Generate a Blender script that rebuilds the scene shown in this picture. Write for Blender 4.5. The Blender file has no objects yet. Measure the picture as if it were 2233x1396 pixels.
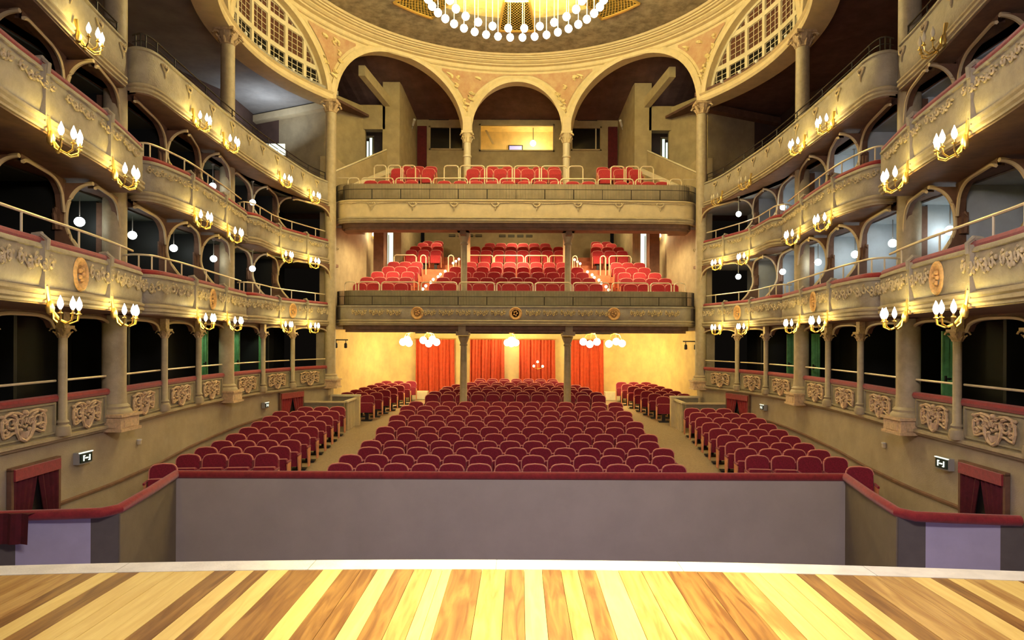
import bpy, bmesh, math, random
from mathutils import Vector, Matrix
random.seed(7)
SC = bpy.context.scene
COL = SC.collection
EYE = 3.44          # eye level above the front stalls floor
PI = math.pi

# ---------------------------------------------------------------- camera, world, big lights, exposure
cam_d = bpy.data.cameras.new('camera')
cam = bpy.data.objects.new('camera', cam_d); COL.objects.link(cam)
cam_d.sensor_fit = 'HORIZONTAL'; cam_d.sensor_width = 36.0
cam_d.lens = 36.0 * 1400.0 / 2233.0
cam_d.shift_x = -17.5 / 2233.0
cam_d.shift_y = 42.0 / 2233.0
cam_d.clip_end = 200
cam.location = (0.16, 0.0, EYE)
cam.rotation_euler = (Matrix.Rotation(math.radians(90), 4, 'X') @ Matrix.Rotation(math.radians(0.25), 4, 'Z')).to_euler()
SC.camera = cam

wd = bpy.data.worlds.new('world'); SC.world = wd; wd.use_nodes = True
wd.node_tree.nodes['Background'].inputs[0].default_value = (1.0, 0.8, 0.6, 1)
wd.node_tree.nodes['Background'].inputs[1].default_value = 0.004
SC.view_settings.view_transform = 'Standard'
SC.view_settings.look = 'None'
SC.view_settings.gamma = 1.0
SC.view_settings.use_curve_mapping = False
SC.view_settings.exposure = 0.0
SC.cycles.max_bounces = 6; SC.cycles.diffuse_bounces = 3; SC.cycles.glossy_bounces = 2

def lamp(name, kind, loc, energy, col, size=0.1, aim=None, parent=None, spot=None, blend=0.5, size_y=None):
    l = bpy.data.lights.new(name, kind); l.energy = energy; l.color = col
    if kind == 'AREA':
        l.size = size
        if size_y: l.shape = 'RECTANGLE'; l.size_y = size_y
    else:
        l.shadow_soft_size = size
    if kind == 'SPOT':
        l.spot_size = math.radians(spot); l.spot_blend = blend
    o = bpy.data.objects.new(name, l); COL.objects.link(o); o.location = loc
    if aim is not None:
        o.rotation_euler = (Vector(aim) - Vector(loc)).to_track_quat('-Z', 'Y').to_euler()
    if parent is not None:
        o.parent = parent; o.location = Vector(loc) - parent.location
    return o

# stage lighting hung above and behind the camera (it washes the stage front, pit wall and house), plus an added low pit fill
lamp('stage_flood', 'SPOT', (0.9, 2.4, 7.2), 4300, (1.0, 0.91, 0.42), 0.35, aim=(0.35, 4.2, 1.84), spot=41, blend=1.0)
lamp('stage_wash', 'AREA', (0.0, 1.0, 9.6), 45, (1.0, 0.88, 0.66), 5.0, aim=(0, 12.5, 2.2), size_y=1.2)
lamp('pit_wash', 'AREA', (0.9, 2.2, 6.4), 430, (1.0, 0.87, 0.88), 3.0, aim=(0.6, 11.9, -1.2), size_y=0.8)
lamp('pit_low_fill', 'AREA', (0.8, 5.3, -0.9), 42, (0.55, 0.40, 1.0), 6.0, aim=(0.8, 11.9, -0.6), size_y=0.3)  # added light hidden under the lip, tints the wall foot violet
for _s, _e in ((-1, 75), (1, 80)):
    lamp('pit_side_lamp', 'SPOT', (_s * 3.2, 5.3, 1.2), _e, (0.55, 0.45, 1.0), 0.1, aim=(_s * 6.45, 9.2, 0.2), spot=30, blend=0.25)

# ---------------------------------------------------------------- materials
def mat(name, col, rough=0.6, metal=0.0, noise=0.0, nscale=8.0, bump=0.0, bscale=40.0, col2=None, emit=None, estr=0.0, spec=None, sheen=0.0, sample=True):
    m = bpy.data.materials.new(name); m.use_nodes = True
    nt = m.node_tree; b = nt.nodes['Principled BSDF']
    b.inputs['Base Color'].default_value = (*col, 1)
    b.inputs['Roughness'].default_value = rough
    b.inputs['Metallic'].default_value = metal
    if spec is not None: b.inputs['Specular IOR Level'].default_value = spec
    if sheen: b.inputs['Sheen Weight'].default_value = sheen
    if emit:
        b.inputs['Emission Color'].default_value = (*emit, 1); b.inputs['Emission Strength'].default_value = estr
    tc = None
    if noise or col2 or bump:
        tc = nt.nodes.new('ShaderNodeTexCoord')
    if noise or col2:
        n = nt.nodes.new('ShaderNodeTexNoise'); n.inputs['Scale'].default_value = nscale; n.inputs['Detail'].default_value = 6
        n.inputs['Roughness'].default_value = 0.65
        nt.links.new(tc.outputs['Object'], n.inputs['Vector'])
        r = nt.nodes.new('ShaderNodeValToRGB')
        r.color_ramp.elements[0].position = 0.35; r.color_ramp.elements[1].position = 0.65
        c2 = col2 or tuple(min(1, c * (1 + noise)) for c in col)
        c1 = col if col2 else tuple(c * (1 - noise) for c in col)
        r.color_ramp.elements[0].color = (*c1, 1); r.color_ramp.elements[1].color = (*c2, 1)
        nt.links.new(n.outputs['Fac'], r.inputs['Fac']); nt.links.new(r.outputs['Color'], b.inputs['Base Color'])
    if bump:
        n2 = nt.nodes.new('ShaderNodeTexNoise'); n2.inputs['Scale'].default_value = bscale; n2.inputs['Detail'].default_value = 4
        nt.links.new(tc.outputs['Object'], n2.inputs['Vector'])
        bp = nt.nodes.new('ShaderNodeBump'); bp.inputs['Strength'].default_value = bump; bp.inputs['Distance'].default_value = 0.02
        nt.links.new(n2.outputs['Fac'], bp.inputs['Height']); nt.links.new(bp.outputs['Normal'], b.inputs['Normal'])
    if emit and not sample:
        m.cycles.emission_sampling = 'NONE'
    return m

M = {}
M['plaster'] = mat('plaster', (0.43, 0.35, 0.225), 0.75, noise=0.13, nscale=3.0, bump=0.35, bscale=30)
M['plaster_low'] = mat('plaster_low', (0.40, 0.33, 0.225), 0.8, noise=0.10, nscale=2.0, bump=0.4, bscale=60)
M['parapet'] = mat('parapet', (0.385, 0.335, 0.25), 0.6, noise=0.14, nscale=4.0, bump=0.5, bscale=26)
M['leafgold'] = mat('leafgold', (0.75, 0.60, 0.30), 0.5, noise=0.15, nscale=12.0)
M['relief'] = mat('relief', (0.56, 0.45, 0.27), 0.55, noise=0.25, nscale=14.0)
M['ochre'] = mat('ochre', (0.78, 0.46, 0.17), 0.6, noise=0.2, nscale=20.0)
M['stucco'] = mat('stucco', (0.62, 0.44, 0.27), 0.6, noise=0.2, nscale=16.0)
M['panel'] = mat('panel', (0.34, 0.29, 0.19), 0.75, noise=0.12, nscale=5.0, bump=0.3, bscale=50)
M['column'] = mat('column', (0.44, 0.36, 0.235), 0.55, noise=0.12, nscale=6.0, bump=0.2, bscale=60)
M['capital'] = mat('capital', (0.52, 0.38, 0.23), 0.6, noise=0.25, nscale=18.0)
M['brown'] = mat('brown', (0.17, 0.085, 0.05), 0.7, noise=0.2, nscale=5.0)
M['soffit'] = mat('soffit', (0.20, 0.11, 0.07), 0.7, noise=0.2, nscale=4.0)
M['rim'] = mat('rim', (0.60, 0.47, 0.28), 0.5)
M['velvet'] = mat('velvet', (0.30, 0.018, 0.022), 0.85, noise=0.2, nscale=12.0, sheen=0.3, bump=0.3, bscale=80)
M['velvet_dark'] = mat('velvet_dark', (0.10, 0.008, 0.012), 0.9, noise=0.2, nscale=10.0)
M['curtain'] = mat('curtain', (0.60, 0.085, 0.03), 0.8, noise=0.12, nscale=6.0)
M['wallyellow'] = mat('wallyellow', (0.80, 0.62, 0.27), 0.75, col2=(0.64, 0.46, 0.22), nscale=1.3)
M['wallback'] = mat('wallback', (0.41, 0.325, 0.185), 0.8, noise=0.12, nscale=2.5)
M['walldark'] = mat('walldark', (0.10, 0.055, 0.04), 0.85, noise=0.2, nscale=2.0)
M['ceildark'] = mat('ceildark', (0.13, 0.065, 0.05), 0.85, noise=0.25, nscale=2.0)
M['ceilgrey'] = mat('ceilgrey', (0.30, 0.28, 0.25), 0.8, noise=0.15, nscale=1.5)
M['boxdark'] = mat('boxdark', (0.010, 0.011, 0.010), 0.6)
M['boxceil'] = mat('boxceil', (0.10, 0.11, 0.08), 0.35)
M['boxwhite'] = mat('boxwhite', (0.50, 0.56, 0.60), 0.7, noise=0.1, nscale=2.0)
M['door'] = mat('door', (0.12, 0.36, 0.13), 0.6, noise=0.2, nscale=8.0)
M['seat'] = mat('seat', (0.25, 0.010, 0.036), 0.85, noise=0.25, nscale=30.0, sheen=0.12)
M['seatup'] = mat('seatup', (0.42, 0.020, 0.030), 0.8, noise=0.2, nscale=30.0, sheen=0.25)
M['piping'] = mat('piping', (0.80, 0.33, 0.26), 0.6)
M['endpanel'] = mat('endpanel', (0.72, 0.30, 0.17), 0.5, noise=0.12, nscale=10.0)
M['black'] = mat('black', (0.012, 0.010, 0.010), 0.5)
M['carpet'] = mat('carpet', (0.37, 0.275, 0.175), 0.95, noise=0.15, nscale=18.0, bump=0.5, bscale=120)
M['salmon'] = mat('salmon', (0.62, 0.22, 0.11), 0.85, noise=0.1, nscale=8.0)
M['pitwall'] = mat('pitwall', (0.50, 0.43, 0.365), 0.7, noise=0.06, nscale=1.2, bump=0.25, bscale=150)
M['pitside'] = mat('pitside', (0.24, 0.19, 0.115), 0.75, noise=0.08, nscale=3.0, bump=0.3, bscale=90)
M['pitlight_tint'] = mat('pitlight_tint', (0.52, 0.48, 0.60), 0.7, noise=0.05, nscale=3.0)  # lavender cast of the lighting put into the colour of white panels
M['pitdark'] = mat('pitdark', (0.14, 0.12, 0.10), 0.8, noise=0.1, nscale=3.0)
M['rail'] = mat('rail', (0.88, 0.76, 0.52), 0.35, metal=0.15)
M['wire'] = mat('wire', (0.03, 0.022, 0.018), 0.5)
M['gold'] = mat('gold', (0.85, 0.60, 0.18), 0.3, metal=0.8)
M['mottle'] = mat('mottle', (0.19, 0.155, 0.095), 0.8, col2=(0.42, 0.34, 0.22), nscale=3.2, bump=0.3, bscale=20)
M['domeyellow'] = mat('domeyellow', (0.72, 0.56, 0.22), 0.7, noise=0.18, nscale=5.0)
M['pink'] = mat('pink', (0.56, 0.38, 0.22), 0.75, col2=(0.47, 0.26, 0.15), nscale=3.5)
M['cream'] = mat('cream', (0.68, 0.55, 0.32), 0.6, noise=0.08, nscale=4.0)
M['creamw'] = mat('creamw', (0.70, 0.62, 0.44), 0.55, noise=0.06, nscale=4.0)
M['maroon'] = mat('maroon', (0.10, 0.028, 0.015), 0.5)
M['glassdark'] = mat('glassdark', (0.006, 0.006, 0.008), 0.12)
M['lip'] = mat('lip', (0.80, 0.75, 0.62), 0.5, noise=0.10, nscale=5.0, bump=0.2, bscale=60)
M['white'] = mat('white', (0.8, 0.8, 0.78), 0.5)
M['grey'] = mat('grey', (0.35, 0.34, 0.32), 0.5)
M['flame'] = mat('flame', (1, 1, 1), 0.4, emit=(1.0, 0.93, 0.80), estr=14, sample=False)
M['globe'] = mat('globe', (1, 1, 1), 0.4, emit=(1.0, 0.95, 0.84), estr=12, sample=False)
M['globecold'] = mat('globecold', (1, 1, 1), 0.4, emit=(0.93, 1.0, 0.95), estr=12, sample=False)
M['steplight'] = mat('steplight', (1, 1, 1), 0.4, emit=(1.0, 0.85, 0.55), estr=4, sample=False)
M['signgreen'] = mat('signgreen', (0.01, 0.03, 0.02), 0.4)
M['signwhite'] = mat('signwhite', (0.9, 1, 0.95), 0.4, emit=(0.9, 1.0, 0.92), estr=0.9, sample=False)
M['doorlight'] = mat('doorlight', (0.8, 1, 0.85), 0.4, emit=(0.80, 1.0, 0.80), estr=1.3)
M['booth'] = mat('booth', (0.85, 0.66, 0.30), 0.7, noise=0.1, nscale=3)
M['screen'] = mat('screen', (0.3, 0.3, 0.5), 0.3, emit=(0.45, 0.45, 0.9), estr=0.8)

def wood(name, base, dark, seed):
    m = bpy.data.materials.new(name); m.use_nodes = True
    nt = m.node_tree; b = nt.nodes['Principled BSDF']
    tc = nt.nodes.new('ShaderNodeTexCoord'); mp = nt.nodes.new('ShaderNodeMapping')
    mp.inputs['Scale'].default_value = (9, 0.9, 1); mp.inputs['Location'].default_value = (seed * 3.7, seed * 1.3, 0)
    n = nt.nodes.new('ShaderNodeTexNoise'); n.inputs['Scale'].default_value = 2.2; n.inputs['Detail'].default_value = 7; n.inputs['Distortion'].default_value = 0.9
    r = nt.nodes.new('ShaderNodeValToRGB'); r.color_ramp.elements[0].position = 0.36; r.color_ramp.elements[1].position = 0.66
    r.color_ramp.elements[0].color = (*dark, 1); r.color_ramp.elements[1].color = (*base, 1)
    nt.links.new(tc.outputs['Object'], mp.inputs['Vector']); nt.links.new(mp.outputs['Vector'], n.inputs['Vector'])
    nt.links.new(n.outputs['Fac'], r.inputs['Fac']); nt.links.new(r.outputs['Color'], b.inputs['Base Color'])
    b.inputs['Roughness'].default_value = 0.38
    return m
for i in range(3):
    M['wl%d' % i] = wood('wood_pale_%d' % i, (0.84, 0.62, 0.19), (0.74, 0.50, 0.14), i)
    M['wm%d' % i] = wood('wood_tan_%d' % i, (0.60, 0.37, 0.11), (0.38, 0.19, 0.05), 5 + i)
    M['wd%d' % i] = wood('wood_brown_%d' % i, (0.36, 0.175, 0.045), (0.17, 0.065, 0.018), 9 + i)

# ---------------------------------------------------------------- mesh helpers
class MB:
    def __init__(s): s.v = []; s.f = []
    def add(s, vs, fs):
        n = len(s.v); s.v += [tuple(v) for v in vs]; s.f += [tuple(i + n for i in f) for f in fs]
    def box(s, c, size, R=None):
        x, y, z = (k / 2 for k in size)
        vs = [Vector((a * x, b * y, d * z)) for a in (-1, 1) for b in (-1, 1) for d in (-1, 1)]
        if R is not None: vs = [R @ v for v in vs]
        c = Vector(c)
        s.add([v + c for v in vs], [(0, 1, 3, 2), (4, 6, 7, 5), (0, 4, 5, 1), (2, 3, 7, 6), (0, 2, 6, 4), (1, 5, 7, 3)])
    def hexa(s, p):   # 4 bottom points then 4 top points
        s.add(p, [(3, 2, 1, 0), (4, 5, 6, 7), (0, 1, 5, 4), (1, 2, 6, 5), (2, 3, 7, 6), (3, 0, 4, 7)])
    def tube(s, pts, r, n=6, closed=False, caps=True):
        pts = [Vector(p) for p in pts]; m = len(pts); rings = []
        for i, p in enumerate(pts):
            if closed: t = pts[(i + 1) % m] - pts[i - 1]
            else: t = pts[min(i + 1, m - 1)] - pts[max(i - 1, 0)]
            t.normalize()
            up = Vector((0, 0, 1)) if abs(t.z) < 0.9 else Vector((0, 1, 0))
            a = t.cross(up).normalized(); b = a.cross(t)
            rr = r[i] if isinstance(r, (list, tuple)) else r
            rings.append([p + (a * math.cos(2 * PI * k / n) + b * math.sin(2 * PI * k / n)) * rr for k in range(n)])
        vs = [v for ring in rings for v in ring]; fs = []
        for i in range(m if closed else m - 1):
            j = (i + 1) % m
            for k in range(n):
                fs.append((i * n + k, i * n + (k + 1) % n, j * n + (k + 1) % n, j * n + k))
        if caps and not closed:
            fs.append(tuple(range(n - 1, -1, -1))); fs.append(tuple((m - 1) * n + k for k in range(n)))
        s.add(vs, fs)
    def lathe(s, prof, c=(0, 0, 0), n=16, flute=0.0):
        c = Vector(c); vs = []; fs = []; m = len(prof)
        for i, (r, z) in enumerate(prof):
            for k in range(n):
                a = 2 * PI * k / n; rr = r * (1 - (flute if k % 2 else 0))
                vs.append(c + Vector((rr * math.cos(a), rr * math.sin(a), z)))
        for i in range(m - 1):
            for k in range(n):
                fs.append((i * n + k, i * n + (k + 1) % n, (i + 1) * n + (k + 1) % n, (i + 1) * n + k))
        fs.append(tuple(range(n - 1, -1, -1))); fs.append(tuple((m - 1) * n + k for k in range(n)))
        s.add(vs, fs)
    def sphere(s, c, r, seg=12, rings=8, sz=1.0):
        prof = [(max(0.001, r * math.sin(PI * i / rings)), -r * sz * math.cos(PI * i / rings)) for i in range(rings + 1)]
        s.lathe(prof, c, seg)
    def sweep(s, path, prof, close=True):
        """path: list of (pos Vector xy, normal Vector xy) ; prof: (offset, z) polygon"""
        k = len(prof); vs = []; fs = []
        for p, n in path:
            for o, z in prof: vs.append((p.x + n.x * o, p.y + n.y * o, z))
        for i in range(len(path) - 1):
            for j in range(k if close else k - 1):
                a = i * k + j; b = i * k + (j + 1) % k
                fs.append((a, b, b + k, a + k))
        if close:
            fs.append(tuple(range(k - 1, -1, -1))); fs.append(tuple((len(path) - 1) * k + j for j in range(k)))
        s.add(vs, fs)
    def quad(s, a, b, c, d): s.add([a, b, c, d], [(0, 1, 2, 3)])
    def grid(s, rows):
        n = len(rows[0]); vs = [p for r in rows for p in r]; fs = []
        for i in range(len(rows) - 1):
            for j in range(n - 1):
                fs.append((i * n + j, i * n + j + 1, (i + 1) * n + j + 1, (i + 1) * n + j))
        s.add(vs, fs)
    def mesh(s, name, m, smooth=False):
        me = bpy.data.meshes.new(name)
        me.from_pydata(s.v, [], s.f)
        bm = bmesh.new(); bm.from_mesh(me)
        bmesh.ops.recalc_face_normals(bm, faces=bm.faces); bm.to_mesh(me); bm.free()
        if m is not None: me.materials.append(M[m] if isinstance(m, str) else m)
        if smooth:
            for p in me.polygons: p.use_smooth = True
            try: me.set_sharp_from_angle(angle=math.radians(40))
            except Exception: pass
        return me
    def build(s, name, m, parent=None, smooth=False, base=None):
        """link as ONE object; vertices are given in world space and stored relative to the parent/base"""
        off = Vector((0, 0, 0))
        if parent is not None: off = parent.matrix_local.translation if parent.parent is None else Vector((0, 0, 0))
        root = parent
        acc = Vector((0, 0, 0))
        while root is not None: acc += root.location; root = root.parent
        loc = Vector(base) if base is not None else acc
        s.v = [tuple(Vector(v) - loc) for v in s.v]
        o = bpy.data.objects.new(name, s.mesh(name, m, smooth)); COL.objects.link(o)
        if parent is not None:
            o.parent = parent; o.location = loc - acc
        elif base is not None:
            o.location = base
        return o

def thing(name, label, cat, loc=(0, 0, 0), rz=0, group=None):
    o = bpy.data.objects.new(name, None); COL.objects.link(o); o.empty_display_size = 0.1
    o.location = loc; o.rotation_euler = (0, 0, rz); o['label'] = label; o['category'] = cat
    if group: o['group'] = group
    return o
def tag(o, label, cat, group=None):
    o['label'] = label; o['category'] = cat
    if group: o['group'] = group
    return o
def struct(name, mb, m, label=None, smooth=False, cat=None, base=None):
    o = mb.build(name, m, None, smooth, base); o['kind'] = 'structure'
    if label: o['label'] = label
    o['category'] = cat or name.split('_')[0]
    return o
def child(name, mesh, parent, loc=(0, 0, 0), rot=(0, 0, 0), scale=None):
    o = bpy.data.objects.new(name, mesh); COL.objects.link(o); o.parent = parent
    o.location = loc; o.rotation_euler = rot
    if scale: o.scale = scale
    return o

ORD = ['first', 'second', 'third', 'fourth', 'fifth', 'sixth', 'seventh', 'eighth', 'ninth', 'tenth', 'eleventh', 'twelfth',
       'thirteenth', 'fourteenth', 'fifteenth', 'sixteenth', 'seventeenth', 'eighteenth', 'nineteenth', 'twentieth']
SIDE = {-1: 'left', 1: 'right'}

def interp(tab, x):
    if x <= tab[0][0]: return tab[0][1]
    for (a, b), (c, d) in zip(tab, tab[1:]):
        if x <= c: return b + (d - b) * (x - a) / (c - a)
    return tab[-1][1]
WT = [(3, 7.05), (6, 7.2), (9.2, 7.3), (11.9, 7.38), (13.6, 7.6), (15.3, 7.74), (17.2, 7.72), (18.8, 7.58), (20.3, 7.22), (21.4, 6.85), (22.3, 6.46)]
def W(d): return interp(WT, d)

def catmull(pts, sub=5):
    out = []; n = len(pts)
    for i in range(n - 1):
        p0 = pts[max(i - 1, 0)]; p1 = pts[i]; p2 = pts[i + 1]; p3 = pts[min(i + 2, n - 1)]
        for k in range(sub):
            t = k / sub
            out.append(tuple(0.5 * ((2 * b) + (-a + c) * t + (2 * a - 5 * b + 4 * c - e) * t * t + (-a + 3 * b - 3 * c + e) * t ** 3)
                             for a, b, c, e in zip(p0, p1, p2, p3)))
    out.append(tuple(pts[-1])); return out
def path_of(pts, s, sub=5):
    """plan points (w, d) -> [(pos, inward normal)]"""
    c = [Vector((s * w, d)) for w, d in (catmull(pts, sub) if sub > 1 else pts)]
    out = []
    for i, p in enumerate(c):
        t = (c[min(i + 1, len(c) - 1)] - c[max(i - 1, 0)]).normalized()
        n = Vector((t.y, -t.x)) * (1 if s < 0 else -1)
        out.append((p, n))
    return out
def at_d(path, d, start=0):
    for i in range(start, len(path) - 1):
        a, b = path[i][0], path[i + 1][0]
        if (a.y - d) * (b.y - d) <= 0 and abs(a.y - b.y) > 1e-6 and b.y > a.y:
            t = (d - a.y) / (b.y - a.y)
            return a.lerp(b, t), path[i][1].lerp(path[i + 1][1], t).normalized()
    return path[-1]
# ================================================================ SETTING
def zH(h): return EYE + h
FLOORT = [(4, 0.0), (12.9, 0.0), (15.65, 0.05), (19.5, 0.28), (22, 0.42), (31.5, 0.72)]
def FZ(d): return interp(FLOORT, d)

# stalls floor
mb = MB(); rows = []
for d in [11.95, 13.4, 15, 17, 19, 21, 23, 25, 27, 29, 31.6]:
    rows.append([(x, d, FZ(d)) for x in (-9, -5.2, -3.7, 0, 3.7, 5.2, 9)])
mb.grid(rows)
struct('floor', mb, 'carpet', 'beige carpeted stalls floor rising gently towards the red curtains')
mb = MB(); mb.box((0, 8.0, -1.35), (17, 8.2, 0.1))
struct('floor', mb, 'pitdark', 'dark floor of the orchestra pit')
mb = MB(); mb.box((0, 11.96, -0.6), (14.6, 0.08, 1.3)); 
struct('wall_pit', mb, 'pitdark', 'dark retaining wall under the front of the stalls')
for s in (-1, 1):   # side strips of low floor beside the pit
    mb = MB(); mb.hexa([(s * 5.75, 8.5, -0.2), (s * 7.5, 8.5, -0.2), (s * 7.5, 12, -0.2), (s * 6.2, 12, -0.2),
                        (s * 5.75, 8.5, -0.02), (s * 7.5, 8.5, -0.02), (s * 7.5, 12, 0.0), (s * 6.2, 12, 0.0)])
    struct('floor', mb, 'carpet', 'low floor strip between pit rail and %s wall' % SIDE[s])

# side walls below the ground-level boxes, with ledge and wainscot line
LZ = zH(-1.66)
dd = [3 + 0.35 * i for i in range(57)]
dd = [d for d in dd if d < 22.5] + [22.5]
for s in (-1, 1):
    mb = MB(); mb.grid([[(s * W(d), d, -1.4), (s * W(d), d, LZ)] for d in dd])
    struct('wall_' + SIDE[s], mb, 'plaster_low', 'tan plaster wall under the ground-level boxes on the %s' % SIDE[s])
    p = path_of([(W(d), d) for d in dd], s, 1)
    mb = MB(); mb.sweep(p, [(-0.1, LZ - 0.03), (0.05, LZ - 0.03), (0.07, LZ), (0.10, LZ + 0.02), (0.10, LZ + 0.07), (-0.1, LZ + 0.09)])
    struct('trim_%d' % (1 if s < 0 else 2), mb, 'plaster', 'stone ledge running along the %s wall under the boxes' % SIDE[s])
    WZ = [(3, 0.72), (13.8, 0.72), (18.1, 1.0), (22.5, 1.15)]
    mb = MB(); vs = []
    pts = []
    for (q, n) in p:
        z = interp(WZ, q.y); pts.append([(q.x + n.x * o, q.y + n.y * o, z + h) for o, h in ((-0.02, -0.015), (0.035, -0.015), (0.035, 0.02), (-0.02, 0.05))])
    for a, b in zip(pts, pts[1:]):
        mb.hexa([a[0], a[1], b[1], b[0], a[3], a[2], b[2], b[3]])
    struct('baseboard_' + SIDE[s], mb, 'brown', 'thin dark dado moulding along the %s wall' % SIDE[s])

# box depths behind the column line: floors, back walls, ceilings per tier
BD = 1.9
def strip(s, d0, d1, o0, o1, z, th, n=16):
    mb = MB(); a = []; b = []
    for i in range(n + 1):
        d = d0 + (d1 - d0) * i / n
        a.append((s * (W(d) + o0), d)); b.append((s * (W(d) + o1), d))
    for i in range(n):
        mb.hexa([(*a[i], z), (*b[i], z), (*b[i + 1], z), (*a[i + 1], z), (*a[i], z + th), (*b[i], z + th), (*b[i + 1], z + th), (*a[i + 1], z + th)])
    return mb
TIERF = {0: -1.5, 1: 0.43, 2: 2.56, 3: 4.55}
TN = {0: 'ground-level boxes', 1: 'first tier boxes', 2: 'second tier boxes', 3: 'top gallery'}
for s in (-1, 1):
    for t in (0, 1, 2):
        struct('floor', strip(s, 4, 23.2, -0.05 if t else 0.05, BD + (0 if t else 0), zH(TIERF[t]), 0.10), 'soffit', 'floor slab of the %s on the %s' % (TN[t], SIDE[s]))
        mb = MB(); mb.grid([[(s * (W(d) + BD), d, zH(TIERF[t] + .1)), (s * (W(d) + BD), d, zH(TIERF[t + 1]))] for d in dd + [23.2]])
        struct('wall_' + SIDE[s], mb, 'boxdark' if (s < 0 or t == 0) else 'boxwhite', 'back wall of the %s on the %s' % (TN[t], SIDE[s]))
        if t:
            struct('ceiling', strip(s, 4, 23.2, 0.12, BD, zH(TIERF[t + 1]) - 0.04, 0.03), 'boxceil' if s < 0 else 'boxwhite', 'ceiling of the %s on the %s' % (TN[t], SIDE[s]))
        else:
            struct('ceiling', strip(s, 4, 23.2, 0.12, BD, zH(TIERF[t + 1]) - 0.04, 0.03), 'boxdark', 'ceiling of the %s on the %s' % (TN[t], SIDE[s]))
    # gallery floor, ceiling and walls
    struct('floor', strip(s, 4, 24.5, -0.1, 3.6, zH(4.55), 0.12), 'soffit', 'floor slab of the top gallery on the %s' % SIDE[s])
    mb = MB(); mb.grid([[(s * (W(d) + 3.6), d, zH(4.6)), (s * (W(d) + 3.6), d, zH(9.2))] for d in dd + [25.0]])
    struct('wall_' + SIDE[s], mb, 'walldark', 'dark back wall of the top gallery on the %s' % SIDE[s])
    mb = MB()
    for i in range(40):   # ceiling between the ring wall and the gallery back wall
        a0 = math.radians(-60 + i * 2.4); a1 = math.radians(-60 + (i + 1) * 2.4)
        q = []
        for a in (a0, a1):
            for r in (7.75, 12.5):
                q.append((s * r * math.cos(a), 18.03 + r * math.sin(a)))
        mb.hexa([(*q[0], zH(8.55)), (*q[1], zH(8.55)), (*q[3], zH(8.55)), (*q[2], zH(8.55)),
                 (*q[0], zH(8.7)), (*q[1], zH(8.7)), (*q[3], zH(8.7)), (*q[2], zH(8.7))])
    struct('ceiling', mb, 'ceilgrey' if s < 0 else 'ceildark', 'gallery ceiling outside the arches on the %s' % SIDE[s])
    # cross wall closing the gallery at the back
    mb = MB(); mb.hexa([(s * 9.0, 24.3, zH(4.6)), (s * 11.8, 25.6, zH(4.6)), (s * 11.8, 25.8, zH(4.6)), (s * 9.0, 24.5, zH(4.6)), (s * 9.0, 24.3, zH(8.6)), (s * 11.8, 25.6, zH(8.6)), (s * 11.8, 25.8, zH(8.6)), (s * 9.0, 24.5, zH(8.6))])
    struct('wall_back', mb, 'walldark', 'dark far part of the gallery cross wall on the %s' % SIDE[s])
    mb = MB(); mb.hexa([(s * 6.95, 23.35, zH(4.6)), (s * 9.0, 24.3, zH(4.6)), (s * 9.0, 24.5, zH(4.6)), (s * 6.95, 23.55, zH(4.6)), (s * 6.95, 23.35, zH(8.6)), (s * 9.0, 24.3, zH(8.6)), (s * 9.0, 24.5, zH(8.6)), (s * 6.95, 23.55, zH(8.6))])
    struct('wall_back', mb, 'wallback', 'brown cross wall closing the top gallery on the %s' % SIDE[s])
    mb = MB(); mb.hexa([(s * 6.9, 23.0, zH(8.26)), (s * 11.2, 25.0, zH(8.26)), (s * 11.1, 25.3, zH(8.26)), (s * 6.8, 23.3, zH(8.26)), (s * 6.9, 23.0, zH(8.5)), (s * 11.2, 25.0, zH(8.5)), (s * 11.1, 25.3, zH(8.5)), (s * 6.8, 23.3, zH(8.5))])
    struct('trim_%d' % (3 if s < 0 else 4), mb, 'cream' if s < 0 else 'brown', 'beam under the gallery ceiling on the %s' % SIDE[s])

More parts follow.
